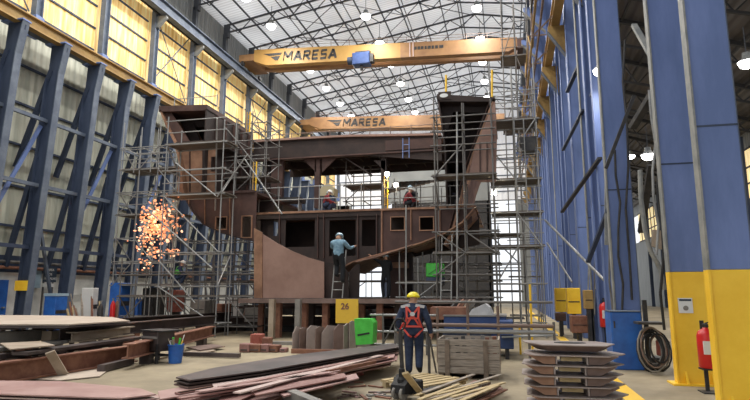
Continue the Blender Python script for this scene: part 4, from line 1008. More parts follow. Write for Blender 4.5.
# crouching workers on middle deck
sit=dict(pel=(0,0,.30),waist=(0,.04,.42),chest=(0,.10,.60),coll=(0,.16,.74),neck=(0,.20,.80),head=(0,.24,.88),top=(0,.26,.97),
  lsh=(-.17,.15,.71),lel=(-.24,.28,.48),lwr=(-.12,.45,.45),rsh=(.17,.15,.71),rel=(.24,.28,.48),rwr=(.12,.45,.45),
  lhp=(-.10,.02,.30),lkn=(-.16,.38,.46),lan=(-.13,.22,.09),lto=(-.14,.38,.04),rhp=(.10,.02,.30),rkn=(.16,.38,.46),ran=(.13,.22,.09),rto=(.14,.38,.04))
p=aY(324,208,Y3+.8); person('worker in dark red crouching on the middle deck below the tan canopy, facing right',(p.x,p.y,zd),radians(-80),sit,dict(top='cloth_r',legs='cloth_n'),'hat_w')
p=aY(333,208,Y3+.9); person('worker in navy crouching on the middle deck beside the one in dark red',(p.x,p.y,zd),radians(60),sit,dict(top='cloth_n',legs='cloth_n'),'hat_b')
p=aY(405,207,22.3); person('worker in dark red bent low on the right deck box near the flood lights',(p.x,p.y,zr),radians(-70),sit,dict(top='cloth_r',legs='cloth_k'),'hat_w',1.0)
p=aY(414,207,22.5); person('worker in black crouching beside the flood lights on the right deck box',(p.x,p.y,zr),radians(40),sit,dict(top='cloth_k',legs='cloth_k'),'hat_b',1.15)
p=aY(182,283,21.0); person('worker in green vest sitting on the low scaffold walkway below the sparks',(p.x-.15,20.75,1.95),radians(-60),sit,dict(top='cloth_n',legs='cloth_n'),'hat_w',1.0,vest='cloth_g')
p=aY(182,283,20.75); tag(MB().box((p.x-.6,20.5,1.88),(p.x+.35,21.1,1.95)).build('seat_plank','board'),'short plank the worker in green vest sits on','plank')
for q in (-.55,.3): looserod('short tube propping the plank under the worker in green vest, %s end'%('window' if q<0 else 'hull'),V(p.x+q,20.8,1.5),V(p.x+q,20.8,1.88))
p=aY(153,222,23.4); person('worker half hidden in the spark shower on the left scaffold, in dark clothes',(p.x,23.4,sZ(238,23.4,155)),radians(-120),sit,dict(top='cloth_k',legs='cloth_n'),'hat_w',1.0)
p=aY(591,328,19.6); person('worker in black standing among the blue columns beyond the stacked brackets',(p.x,p.y,0),radians(70),{},dict(top='cloth_k',legs='cloth_k'),'hat_y',.95)

# tan canopy and dark tray on the middle deck
t=wthing('welding_canopy','small tan cloth canopy on a stick standing on the middle deck','canopy')
a=aY(320,196,Y3+1.2); b=aY(334,188,Y3+1.2)
MB().prism_y([(a.x,a.z),(b.x,a.z),(b.x,b.z),((a.x*.6+b.x*.4)+.1,b.z+.25),(a.x,b.z)],Y3+1.2,Y3+1.8).build('cloth','foam',t)
MB().tube((b.x,Y3+1.5,zd),(b.x,Y3+1.5,a.z),.03).build('pole','galv',t)
MB().tube((a.x,Y3+1.5,zd),(a.x,Y3+1.5,a.z),.03).build('pole','galv',t)
MB().box((a.x-.02,Y3+1.18,a.z-.12),(b.x+.02,Y3+1.2,a.z)).build('valance','dark',t)
t=wthing('dark_platform','dark plank stage hung between the left pillars above the middle deck','platform')
a=aY(277,202,Y3+1.6); b=aY(300,197,Y3+1.6)
MB().box((a.x,Y3+1.5,a.z),(b.x,Y3+2.4,b.z)).build('deck','dark',t)
for x in (a.x+.1,b.x-.1): MB().box((x-.04,Y3+1.9,zd),(x+.04,Y3+2.0,a.z)).build('leg','galv_dk',t)
# ladders
def ladder(label,pa,pb,w=.36,m_='galv',off=V(1,0,0)):
    t=wthing('ladder',label,'ladder'); pa=Vector(pa);pb=Vector(pb)
    for s_ in (-1,1): rod('ladder_rail',t,pa+off*s_*w/2,pb+off*s_*w/2,.024,m_)
    n=int((pb-pa).length/.3)
    for k in range(1,n): q=pa+(pb-pa)*k/n; rod('ladder_rung',t,q-off*w/2,q+off*w/2,.016,m_)
ladder('aluminium ladder leaning on the dark keel panel, carrying a worker',aY(337,298,19.75),aY(341,250,20.15),.40)
ladder('ladder leaning against the bottom shell between the right scaffold poles',aY(446,300,19.7),aY(447,235,20.2),.36)
ladder('ladder hanging below the upper deck near the right wing',aY(406,158,25.2),aY(406,138,25.2),.3,'blue')
# green unit on scaffold, blue base
t=wthing('welding_unit','green welding unit with blue base on the scaffold under the bottom shell','machine')
a=aY(426,277,20.9); b=aY(443,263,20.9)
MB().box((a.x,20.9,a.z),(b.x,21.5,b.z)).build('body','green',t,bevel=.03)
MB().box((a.x,20.88,a.z-.2),(b.x,21.52,a.z-.01)).build('base','blue_dark',t)
MB().bar((a.x+.1,20.88,a.z+.1),(b.x-.1,20.88,b.z-.12),.01,.02).build('slot','dark',t)
MB().path([V(a.x+.1,21.2,b.z),V(a.x+.1,21.2,b.z+.08),V(b.x-.1,21.2,b.z+.08),V(b.x-.1,21.2,b.z)],.015).build('handle','dark',t)

# ================================================================== CLUTTER BEHIND / BELOW
def boxy(name,label,cat,u0,u1,v0,v1,Y,dep,m_,group=None,lid=None,z0=None):
    a=aY(u0,v1,Y); b=aY(u1,v0,Y); z=max(0,a.z) if z0 is None else z0
    t=wthing(name,label,cat,group)
    MB().box((a.x,Y,z),(b.x,Y+dep,b.z)).build('body',m_,t,bevel=min(.02,(b.x-a.x)*.1))
    if lid: MB().box((a.x-.02,Y-.02,b.z),(b.x+.02,Y+dep+.02,b.z+.04)).build('lid',lid,t)
    if z>.12: MB().box(((a.x+b.x)/2-.05,Y+.05,0),((a.x+b.x)/2+.05,Y+dep-.05,z)).build('stand','dark',t)
    MB().box((a.x+.04,Y-.012,z+(b.z-z)*.45),(b.x-.04,Y,z+(b.z-z)*.49)).build('band',lid or 'dark',t)
    return t
# left wall foot items
t=wthing('safety_sign','navy safety board with white lettering on the cream wall','sign')
Yq=aX(46,275,-21.3).y
def wallrect(u0,v0,u1,v1,X):
    a=aX(u0,v1,X); b=aX(u1,v0,X); return a,b
SX=-20.75
a,b=wallrect(43,267,57,282,SX)
MB().box((SX-.04,a.y,a.z),(SX+.02,b.y,b.z)).build('board','navy',t)
hgt=b.z-a.z; wd=b.y-a.y
for k,txt in enumerate(('AREA','DE','TRABALHO')):
    c=bpy.data.curves.new('lettering','FONT'); c.body=txt; c.size=hgt*.22; c.extrude=.005; c.offset=.0; c.align_x='CENTER'; c.align_y='CENTER'; c.materials.append(M['white'])
    o=bpy.data.objects.new('lettering',c); COL.objects.link(o); o.parent=t; o.location=(SX+.03,(a.y+b.y)/2,b.z-hgt*(.22+.28*k)); o.rotation_euler=(pi/2,0,pi/2)
MB().box((SX-.04,a.y,a.z-.22),(SX+.02,b.y-.1,a.z-.06)).build('lower_strip','white',t)
for q in (a.y+.1,b.y-.1): MB().box((SX-.10,q-.03,0),(SX-.04,q+.03,b.z)).build('post','galv_dk',t)
a,b=wallrect(34,266,42,288,-21.3)
tag(MB().box((-21.36,a.y,a.z),(-21.28,b.y,b.z)).build('notice_board','lblue'),'pale blue board on the cream wall beside the navy sign','board')
a,b=wallrect(-3,280,9,308,-21.3)
d_=MB().box((-21.4,a.y,0),(-21.3,b.y,b.z)).build('door_1','blue_bright'); struct(d_,'blue door in the cream wall by the frame edge')
MB().box((-21.3,b.y-.25,1.0),(-21.22,b.y-.12,1.06)).build('door_handle','galv',d_)
def leftbox(name,label,cat,u0,u1,v0,v1,X,m_,dep=.6,lid=None):
    a=aX(u0,v1,X); b=aX(u1,v0,X); t=wthing(name,label,cat)
    MB().box((X-dep,a.y,0),(X,b.y,b.z)).build('body',m_,t,bevel=.02)
    if lid: MB().box((X-dep-.02,a.y-.02,b.z),(X+.02,b.y+.02,b.z+.12)).build('lid',lid,t)
    MB().box((X,a.y+.05,b.z*.5),(X+.02,b.y-.05,b.z*.6)).build('band','dark',t)
leftbox('tool_cabinet','blue tool cabinet with pale top beside the navy sign wall','cabinet',54,68,296,318,-19.2,'blue_bright',lid='lblue')
leftbox('gas_cage','blue gas cylinder cage behind the scaffold at the wall foot','cage',119,131,283,316,-17.5,'blue_bright')
leftbox('parts_box','white parts box beside the leaning timber','box',92,99,288,304,-18.5,'white')
leftbox('site_locker','dark site locker behind the scaffold foot','locker',152,166,288,316,-16.5,'dark')
for k in range(12):
    u=R.uniform(70,108); X=-18.6+R.uniform(-.4,.4); a=aX(u,318,X); y=a.y
    o=MB().bar((X,y,0),(X-.35,y+R.uniform(-.4,.4),R.uniform(.9,1.7)),.09,.04).build('leaning_timber',['wood','rust','wood_y'][k%3]); tag(o,'offcut plank leaning at the wall foot beyond the plate tables','timber','leaning offcut planks')
for k,(u,m_,h) in enumerate(((112,'red',1.3),(116,'rust',1.3),(136,'blue_bright',1.4),(139,'blue_bright',1.4),(142,'dark',1.4),(100,'dark',1.2))):
    X=-17.2; a=aX(u,318,X); t=thing('gas_cylinder','gas cylinder at the wall foot, %s from the white parts box'%ORD[(1,2,3,4,5,0)[k]],'gas cylinder',(X,a.y,0),0,'gas cylinders at the wall foot')
    MB().lathe([(.11,0),(.115,.05),(.115,h-.2),(.06,h-.05),(.03,h)],n=14).build('body',m_,t,smooth=True); MB().lathe([(.03,h),(.03,h+.08),(.05,h+.09),(.05,h+.12)],n=10).build('valve','galv',t)
# more things seen below the hull, between posts
def blocks(lst,name,cat,grp=None):
    for (u0,u1,v0,v1,Y,dep,m_,lab) in lst: boxy(name,lab,cat,u0,u1,v0,v1,Y,dep,m_,grp)
blocks([(190,205,300,318,24,1,'beam_g','grey steel chest under the left scaffold'),(207,222,304,318,25,1,'rust','rusty chest under the left scaffold'),(226,240,296,316,26,1,'white','white chest beneath the hull left of the platform'),
        (166,176,290,312,24.5,.8,'rust_r','red chest at the end of the left scaffold'),(244,262,308,322,23,1,'beam_g','grey chest close to the platform posts'),
        (330,344,306,322,24,1,'dark','black chest deep under the platform'),(352,372,310,323,25,1,'beam_g','low grey chest behind the green box'),(376,398,308,322,23.5,1,'rust','rusty chest behind the pallet jack')],'storage_chest','chest')
for k,(x,y) in enumerate(((-12.6,26.5),(-11.3,24),(-9.9,24.5),(-8.6,25.5),(-7.2,24.2),(-5.8,25.2),(-4.2,24.1))):
    t=thing('steel_trestle','dark trestle under the hull staging, %s from the window side'%ORD[k],'trestle',(x,y,0),0,'trestles under the hull')
    for sx in (-.5,.5):
        for sy in (-.25,.25): rod('leg',t,(sx,sy,0),(sx*.7,sy*.3,.95),.04,'rust' if k%2 else 'galv_dk')
    stick('top_beam',t,V(-.7,0,1.0),V(.7,0,1.0),.15,.12,'hull_d','bar')
for k,(y,z,m_) in enumerate(((27.6,.25,'hull_d'),(27.8,.75,'dark'),(28.2,1.2,'hull'),(23.3,.15,'dark'),(23.2,.45,'hull_d'))):
    tag(MB().ibeam((-13.5+.3*k,y,z),(-1.2-.4*k,y,z),.5,.44 if y>25 else .28,.04).build('dark_filler_girder',m_),'dark girder added to darken the gap under the hull staging, %s of the layers'%ORD[k],'steel beam')  # added dark filler where the lit floor showed through the posts
# blue machine/container behind barrier, tarp
boxy('blue_container','long low blue container behind the steel barrier','container',444,506,317,333,15.5,1.6,'navy_c',lid='beam_g',z0=.35)
boxy('blue_chest','second blue chest at the right end of the blue container','chest',500,513,321,349,14.9,1.2,'navy_c')
boxy('blue_container','dark blue lower container beneath the barrier rails','container',443,490,332,349,14.4,.9,'blue_dark')
t=wthing('tarpaulin_load','grimy white sheet over a load on the blue container','load')
a=aY(468,316,16.2); b=aY(494,307,16.2)
MB().prism_y([(a.x,a.z),(b.x,a.z),(b.x-.1,b.z),(a.x+.5,b.z+.1),(a.x+.15,b.z-.05)],15.6,16.8).build('sheet','sheet_w',t)
MB().box((a.x-1,15.7,a.z-.02),(a.x,16.6,a.z+.25)).build('load','rust',t)
for k,(u,m_) in enumerate(((446,'dark'),(452,'rust'),(459,'wood_d'),(463,'beam_g'))):
    a=aY(u,316,16.5+.2*k); o=MB().bar((a.x,a.y,a.z),(a.x+.35,a.y+.2,a.z+.45),.12,.1).build('steel_offcut',m_); tag(o,'steel offcut on the blue container left of the white sheet, %s along'%ORD[k],'offcut')
# steel barrier
t=wthing('steel_barrier','low rusty tube barrier with grey rails in front of the blue container','barrier')
Yb=13.9
for u,v in ((437,308),(467,303),(497,306)): x=sX(u,Yb); rod('post',t,(x,Yb,0),(x,Yb,sZ(v,Yb,u)),.035,'tube_r')
for v,m_,r_ in ((302,'galv_dk',.03),(325,'tube_r',.045),(331,'galv',.05)): rod('rail',t,(sX(395,Yb),Yb,sZ(v,Yb,450)),(sX(552,Yb),Yb,sZ(v,Yb,450)),r_,m_)
for u in (395,552,527): x=sX(u,Yb); rod('post',t,(x,Yb,0),(x,Yb,sZ(322,Yb,u)),.03,'galv_dk')
t=wthing('steel_barrier','grey rail fence behind the walking worker','barrier')
for u in (383,398,426): x=sX(u,15.5); rod('post',t,(x,15.5,0),(x,15.5,1.1),.03,'galv_dk')
for z in (.25,.6,1.05): rod('rail',t,(sX(370,15.5),15.5,z),(sX(437,15.5),15.5,z),.03,'galv')
for q in (0,1,2): rod('brace',t,(sX(383+15*q,15.5),15.5,.25),(sX(396+15*q,15.5),15.5,1.0),.02,'galv_dk')
o=MB().bar(V(sX(500,15),15,.55),V(sX(555,15),15,.62),.5,.03); o=o.build('bench_plate','flange'); tag(o,'pale low bench plate beyond the crate toward the tower foot','bench')
t=wthing('round_stand','grey walking-frame stand beside the worker with harness','stand')
x=sX(428,12); rod('leg',t,(x,12,0),(x,12,.85),.03,'galv_dk'); rod('leg',t,(x+.12,12.2,0),(x,12,.85),.02,'galv_dk'); rod('handle',t,(x-.15,12,.85),(x+.15,12,.85),.03,'galv')
# yellow sheet & green box
Yy=16.8; a=aY(335.5,323,Yy); b=aY(358,299,Yy)
t=wthing('yellow_sheet','square yellow sheet marked 26 standing before the hull staging','panel')
MB().box((a.x,Yy,a.z),(b.x,Yy+.06,b.z)).build('sheet','yel_s',t)
for x in (a.x+.08,b.x-.08): MB().box((x-.03,Yy+.06,0),(x+.03,Yy+.12,b.z-.1)).build('leg','dark',t)
c=bpy.data.curves.new('lettering','FONT'); c.body='26'; c.size=.26; c.extrude=.004; c.offset=.008; c.align_x='CENTER'; c.align_y='CENTER'; c.materials.append(M['rust'])
o=bpy.data.objects.new('lettering',c); COL.objects.link(o); o.parent=t; o.location=((a.x*.58+b.x*.42),Yy-.006,a.z+(b.z-a.z)*.68); o.rotation_euler=(pi/2,0,0)
Yg=15.0; a=aY(354,345,Yg); b=aY(372.5,319,Yg)
t=wthing('green_box','bright green machine box with dark slot behind the plate piles','box')
zg=.0
MB().prism_y([(a.x+.05,max(.05,a.z)),(b.x,max(.05,a.z)+.04),(b.x+.02,b.z-.1),(b.x-.05,b.z),(a.x,b.z)],Yg,Yg+.5).build('body','green',t)
MB().bar((a.x+.1,Yg-.01,a.z+.26),(b.x-.08,Yg-.01,a.z+.32),.01,.05).build('slot','black',t)
MB().box((a.x+.08,Yg+.05,0),(b.x-.05,Yg+.45,.06)).build('skid','dark',t)

# ================================================================== FOREGROUND LEFT
def plate(name,label,cat,poly,z,t_,m_,group=None,n=1,dz=.05,jit=.05,mats=None):
    """flat steel plate cut to an outline; n of them stacked downwards, each a thing of its own"""
    for k in range(n):
        pts=[aZ(u,v,z) for u,v in poly]; jx,jy=(R.uniform(-jit,jit),R.uniform(-jit,jit)) if k else (0,0)
        zz=z-k*dz
        o=MB().prism_z([(p.x+jx,p.y+jy) for p in pts],zz-t_,zz).build(name,(mats[k%len(mats)] if mats else m_))
        tag(o,label if k==0 else label.replace('topmost','%s from the top'%['','second','third','fourth','fifth','sixth','seventh'][k]),cat,group)
def support(poly,z,m_='rust',n=3,name='dunnage_block',label='rusty steel packing block under a plate pile'):
    pts=[aZ(u,v,z) for u,v in poly]; c=sum(pts,Vector())/len(pts)
    return c
plate('steel_plate','large dusty tan steel plate, topmost on the trestles by the wall','plate',[(-60,314.5),(60,315.5),(112,317),(130,320.5),(70,324),(-60,324)],.97,.03,'plate_tan',n=2,dz=.05,mats=['plate_tan','plate_blk'])
for k,(u,v) in enumerate(((-20,322),(10,322.5),(45,322.5),(80,321.5),(108,319.5),(30,318),(90,318.2))):
    p=aZ(u,v,.9); t=thing('plate_trestle','low dark trestle under the tan plate, %s from the frame edge'%ORD[k],'trestle',(p.x,p.y,0),0,'trestles below the tan plate')
    MB().ibeam((-.3,0,.80),(.3,0,.80),.14,.16,.02).build('top_beam','plate_blk',t)
    for s_ in (-.2,.2): MB().bar((s_,0,0),(s_,0,.72),.09,.09).build('leg','plate_blk',t)
def lbeam(label,a,b,za,zb,w,h,m_,kind='ib',cat='steel beam',name='steel_beam',group=None,t_=.03):
    p=aZ(a[0],a[1],za); q=aZ(b[0],b[1],zb); p.z-=h/2; q.z-=h/2
    mb=MB(); mb.ibeam(p,q,w,h,t_) if kind=='ib' else mb.bar(p,q,w,h)
    o=mb.build(name,m_); tag(o,label,cat,group); 
    # bearers down to the floor
    n=max(2,int((q-p).length/1.8)); zlow=min(p.z,q.z)-h/2
    if zlow>.08:
        for k in range(n):
            c=p+(q-p)*(k+.5)/n; s_=MB().box((c.x-.13,c.y-.10,0),(c.x+.13,c.y+.10,c.z-h/2)).build('packing_block',R.choice(['rust','plate_blk','wood_d','beam_tan']))
            tag(s_,'packing block propping the beams between the tables and the tan floor','block','packing blocks under the beams')
    return o
lbeam('long rust-orange steel beam lying along the edge of the tan floor',(-40,367),(135,345),.42,.42,.24,.38,'rust')
lbeam('grey steel box beam under the tan plate, cut off by the frame edge',(-30,334.5),(42,329),.78,.78,.3,.26,'beam_g','bar')
lbeam('tan steel box section right behind the grey beam end',(72,332),(130,326),.76,.76,.3,.24,'beam_tan')
lbeam('short tan block section between the two beams at the tables',(47,331),(60,330),.75,.75,.3,.26,'beam_tan','bar')
lbeam('dark girder running from the tables toward the left scaffold',(60,328),(214,315.5),.85,.85,.3,.30,'plate_blk')
lbeam('second dark girder beyond the first, toward the left scaffold',(100,319),(230,312),.85,.85,.3,.30,'hull_d')
lbeam('brown girder lying low behind the dark cart',(128,344),(212,326),.55,.55,.25,.32,'rust')
lbeam('thin dark channel on top of the rust-orange beam pile',(-30,357),(120,341),.50,.50,.20,.10,'plate_blk','bar')
lbeam('grey channel resting above the rust-orange beam',(-30,350),(78,338),.58,.58,.35,.08,'beam_g','bar')
lbeam('dark steel flat resting between the grey and the orange beam',(20,352),(140,336),.55,.55,.35,.06,'plate_blk','bar')
lbeam('long rusty rail in front of the left scaffold foot',(150,336),(262,322),.30,.30,.2,.2,'hull_d')
lbeam('dark bar lying on the tan floor left of the red blocks',(184,352),(240,353.5),.12,.12,.12,.10,'plate_blk','bar')
lbeam('dark offcut beam on the floor just left of the dark cart',(101,365),(131,358),.16,.16,.16,.14,'plate_blk','bar')
plate('steel_plate','small pale plate lying on the dark flats by the tables','plate',[(0,343),(40,341),(55,345),(10,349)],.62,.02,'beam_tan')
plate('steel_plate','dark offcut plate lying beyond the dark bar on the floor','plate',[(186,347),(212,344),(225,346),(200,350)],.10,.03,'plate_b')
plate('steel_plate','rusty offcut plate beyond the blue bin','plate',[(182,352),(205,348),(216,350),(196,354)],.06,.03,'beam_tan')
plate('thin_sheet','thin tan sheet lying on the floor near the plank prop','plate',[(15,377.5),(85,363),(112,366),(100,376),(60,380)],.03,.015,'plate_tan')
p=aZ(64,374,.03)+V(.1,-.12,0); q=aZ(52,351,.52)+V(.1,-.16,0)
tag(MB().bar(p,q,.17,.04,up=(.4,-1,.3)).build('leaning_plank','beam_tan'),'weathered plank leaning on the rust-orange beam','plank')
tag(MB().bar(aZ(52,373,.06),aZ(70,368,.06),.25,.08).build('flat_offcut','plate_b'),'flat brown offcut at the foot of the leaning plank','offcut')
# pale pink plates bottom left
pk=[(-80,380),(60,381),(141,388.5),(156,394),(122,398),(-80,391)]
plate('steel_plate','wide pink primed plate with clipped corner, topmost of the near left pile','plate',pk,.30,.018,'pink','pink plates of the near left pile',n=6,dz=.05,jit=.06,mats=['pink','pink_l','pink_d','pink','pink_d','plate_b'])
# cart
p=aZ(152,363); t=thing('steel_cart','dark steel cart with deep tray on four legs on the tan floor','cart',(p.x,p.y+.2,0),radians(-20))
MB().box((-.30,-.25,.27),(.30,.25,.74)).build('tray','plate_blk',t,bevel=.02)
MB().box((-.34,-.29,.74),(.50,.29,.77)).build('top','dark',t)
for sx in (-.27,.27):
    for sy in (-.22,.22): MB().box((sx-.03,sy-.03,0),(sx+.03,sy+.03,.45)).build('leg','dark',t)
MB().box((-.27,-.2,.15),(.27,.2,.18)).build('shelf','dark',t)
MB().bar((-.3,-.26,.6),(.3,-.26,.6),.02,.05).build('tray_lip','beam_g',t)
p=aZ(171,364); t=thing('waste_bin','bright blue plastic bin filled with scraps on the tan floor','bin',(p.x,p.y+.17,0))
MB().lathe([(.145,0),(.15,.01),(.18,.40),(.195,.41),(.195,.44),(.17,.44),(.165,.36)],n=24).build('body','blue_bright',t,smooth=False)
for k in range(9):
    a=R.uniform(0,6.28); o=MB().bar((.08*cos(a),.08*sin(a),.30),(.15*cos(a)+R.uniform(-.05,.05),.15*sin(a),R.uniform(.5,.66)),.05,.02).build('scrap_strip',R.choice(['wood','yellow','beam_tan','green','white'])); o.location=t.location
    tag(o,'scrap strip sticking out of the blue bin','scrap','scraps in the blue bin')
# red blocks
for k,(u,v,w,h,m_) in enumerate(((252,345,.34,.32,'rust_r'),(246,351,.3,.24,'pink_d'),(256,352,.34,.22,'rust'),(266,352,.26,.22,'pink_d'),(275,352,.28,.20,'rust'),(284,353,.2,.12,'pink_d'),(262,346,.24,.26,'rust'))):
    p=aZ(u,352 if k else 350); t=thing('steel_block',['bright red oxide block standing highest in the small block pile','dull pink block at the left end of the block pile','rusty block below the bright red one','dull pink block in the middle of the block pile','rusty block right in the block pile','small dull block at the right end of the block pile','rusty block behind the bright red one'][k],'block',(p.x,p.y+(.35 if k in(0,6) else 0),0),R.uniform(-.2,.2))
    if k in (0,6): MB().box((-w/2,-.15,0),(w/2,.15,h+.12)).build('body',m_,t,bevel=.02)
    else: MB().box((-w/2,-.14,0),(w/2,.14,h)).build('body',m_,t,bevel=.02)
    MB().box((-w/2+.05,-.16,.05),(w/2-.05,-.14,.09)).build('slot','plate_blk',t)
# upright plates
for k,(u0,u1,v0,v1) in enumerate(((293,301,334,327),(300,309,329,328),(307,317,330,326),(316,324,329,327),(322,336,333,326),(334,345,330,325),(344,352,326,324),(350,356,322,322))):
    Yk=15.3+.12*(k%3); p=aY(u0,v0,Yk); q=aY(u1,v1,Yk+.3)
    o=MB(); th=.025
    a=V(p.x,Yk,0); b=V(q.x,Yk+.35,0); d=(b-a).normalized(); nrm=V(-d.y,d.x,0)*th
    vs=[a,b,V(b.x,b.y,q.z),V(a.x+(b.x-a.x)*.4,a.y+(b.y-a.y)*.4,max(q.z,p.z)+.03),V(a.x,a.y,p.z)]
    o._add(vs+[v_+nrm for v_ in vs],[(0,1,2,3,4),(9,8,7,6,5)]+[(i,(i+1)%5,5+(i+1)%5,5+i) for i in range(5)])
    o=o.build('upright_plate',['plate_t','plate_b'][k%2 if k<6 else 0]); tag(o,'brown cut plate standing on edge before the hull posts, %s from the window side'%ORD[k],'plate','brown cut plates standing on edge')
p=aZ(296,352); q=aZ(352,350)
tag(MB().bar(V(p.x,15.1,.06),V(q.x,15.1,.06),.12,.12).build('bearer_beam','rust'),'rusty bearer at the foot of the upright plates','beam')

# plate piles in the centre
plate('steel_plate','long dark tapering plate, topmost over the central pink flats','plate',[(176,377),(215,367.5),(300,354),(394,343.5),(400,347),(352,355),(262,370.5),(190,380)],.46,.02,'plate_blk','dark long plates of the central pile',n=3,dz=.045,jit=.04,mats=['plate_blk','hull_d','plate_b'])
plate('steel_plate','long pink plate, topmost of its strip under the dark plate','plate',[(158,391),(250,375),(330,361),(396,350),(394,357),(332,369),(242,386),(160,399)],.34,.018,'pink','pink flats of the central pile',n=4,dz=.05,jit=.08,mats=['pink','pink_d','pink_l','pink_d'])
plate('steel_bar','pale primed flat lying along the central pile, topmost there','flat bar',[(212,383),(326,366.5),(329,370),(214,388)],.37,.02,'pink_l')
plate('steel_bar','dusky pink flat lying just below the pale one','flat bar',[(250,390),(344,373),(347,377),(256,395)],.33,.02,'pink_d')
plate('steel_bar','pink flat with square end lying lowest to the front','flat bar',[(275,390),(356,373.5),(359,378),(284,396)],.28,.02,'pink')
plate('steel_plate','wide pink plate, topmost of the front pile cut by the frame','plate',[(152,395),(240,385),(300,384),(282,396),(240,410),(140,412)],.20,.02,'pink',n=3,dz=.05,jit=.06,mats=['pink','pink_d','pink_l'])
plate('steel_plate','small dusky plate on the front pile beside the angle section','plate',[(222,394),(246,389),(256,393),(240,400),(218,401)],.25,.02,'pink_d')
for k in range(11):
    ua=R.uniform(165,262); va=399-(ua-165)*.10+R.uniform(-6,2); ub=R.uniform(312,388); vb=383-(ub-312)*.34-R.uniform(0,9); z=.335+.02*(k%3)
    o=MB().bar(aZ(ua,va,z),aZ(ub,vb,z),R.uniform(.08,.13),.018).build('steel_bar',['pink','pink_d','pink_l','pink_d','rust'][k%5]); tag(o,'narrow primed flat lying lengthwise over the central pink pile','flat bar','narrow flats over the central pile')
# angle profile
p=aZ(286,388,.30); q=aZ(334,408,.30)
b=MB(); b.bar(p,q,.14,.015); b.bar(p+V(-.06,-.03,-.07),q+V(-.06,-.03,-.07),.015,.14); tag(b.build('angle_section','beam_g'),'grey angle section lying across the front of the central pile','angle section')
p=aZ(327,372,.36); q=aZ(375,362,.36)
tag(MB().bar(p,q,.06,.06).build('steel_bar','rust'),'thin rusty bar lying askew across the pile end','bar')
# red bearer beams at the pile end
for k,(u,v) in enumerate(((392,356),(381,362),(369,368),(357,374),(343,380),(326,386))):
    p=aZ(u,v,0); t=thing('bearer_beam','red oxide bearer with triangular end under the central pile, %s from the far end'%ORD[k],'beam',(p.x+.05,p.y-.25,0),radians(28),'red bearers under the central pile')
    MB().prism_y([(.10,0),(.16,.02),(.0,.26),(-.35,.26),(-.45,0)],-.03,.03).build('web','rust_r',t)
    MB().box((-1.0,-.08,.0),(-.2,.08,.24)).build('beam','pink_d',t)
for k,(u,v) in enumerate(((200,384),(240,378),(280,372),(320,366),(230,390),(190,392))):
    p=aZ(u,v,0); o=MB().box((p.x-.15,p.y-.1,0),(p.x+.15,p.y+.1,.15)).build('packing_block','wood_d'); tag(o,'timber packing block under the central pile','block','timber packing under the central pile')
# floor litter near the jack
for k in range(16):
    u=R.uniform(330,392); v=R.uniform(382,399); p=aZ(u,v,0); a=R.uniform(0,3.1); L_=R.uniform(.12,.45)
    o=MB().bar(p+V(-cos(a)*L_/2,-sin(a)*L_/2,.015),p+V(cos(a)*L_/2,sin(a)*L_/2,.015),.05,.02).build('metal_offcut',R.choice(['rust','plate_b','pink','beam_g'])); tag(o,'small metal offcut on the floor between the pile and the pallet jack','offcut','small offcuts on the floor')

# ================================================================== PALLET JACK, PALLET, PLANKS
p=aZ(402,399); t=thing('pallet_jack','dark hand pallet jack with upright tiller in the near centre','pallet jack',(p.x,p.y,0),radians(-28))
MB().tube((0,.02,.30),(-.01,-.02,1.05),.034,10).build('tiller','dark',t)
b=MB(); q=[V(-.01,-.02,1.05),V(-.10,-.02,1.10),V(-.12,-.02,1.18),V(-.06,-.02,1.24),V(.04,-.02,1.24),V(.10,-.02,1.18),V(.08,-.02,1.10),V(-.01,-.02,1.05)]; b.path(q,.014,8); b.build('handle_loop','black',t)
MB().bar((.0,-.03,1.08),(.07,-.03,1.18),.02,.02).build('lever','red',t)
MB().lathe([(.07,.14),(.075,.30),(.05,.34),(.05,.46),(.03,.47)],n=14).build('pump','black',t)
MB().prism_x([(-.12,.10),(.15,.08),(.20,.30),(.05,.36),(-.10,.22)],-.14,.14).build('chassis','black',t)
for s_ in (-.075,.075): MB().lathe([(.085,-.025),(.095,-.02),(.095,.02),(.085,.025)],c=(s_,-.06,.095),axis=0,n=20).build('wheel','beam_g',t)
for s_ in (-.19,.19): MB().box((s_-.08,.15,.07),(s_+.08,1.25,.12)).build('fork','black',t)
MB().box((-.27,.10,.08),(.27,.22,.30)).build('fork_carriage','black',t,bevel=.02)
p2=p
def pallet(label,loc,rz,broken=False,z=0):
    t=thing('wooden_pallet',label,'pallet',loc,rz)
    for k in range(6): MB().box((-.5+k*.18,-.6,.115),(-.5+k*.18+.12,.6,.135)).build('top_board','wood_y',t)
    for x in (-.46,-.04,.40): MB().box((x,-.6,.0),(x+.08,.6,.018)).build('bottom_board','wood_y',t)
    for y in (-.6,-.05,.5): MB().box((-.5,y,.095),(.52,y+.1,.115)).build('stringer','wood_y',t)
    for x in (-.46,-.04,.40):
        for y in (-.6,-.05,.5): MB().box((x,y,.018),(x+.08,y+.1,.095)).build('block','wood_y',t)
    return t
g=aZ(423,388); pallet('pine pallet on the pallet jack forks, carrying loose slats',(g.x,g.y+.15,.0),radians(-32))
a=aZ(423,396,.03); b=aZ(405,373,.50)
tag(MB().bar(a,b,.09,.03,up=(0,-1,.3)).build('leaning_board','wood_y'),'yellow pine board leaning on the pallet jack','board')
for k in range(13):
    ua=R.uniform(408,440)+k*2; va=R.uniform(392,404); ub=ua+R.uniform(38,62); vb=va-R.uniform(13,19); z=.17+.018*(k%4)+.002*k
    o=MB().bar(aZ(ua,va,z),aZ(ub,vb,z),.07,.016).build('loose_slat',R.choice(['wood_y','wood','wood_y','beam_tan'])); tag(o,'loose pine slat lying across the pallet by the jack','slat','loose slats over the pallet')
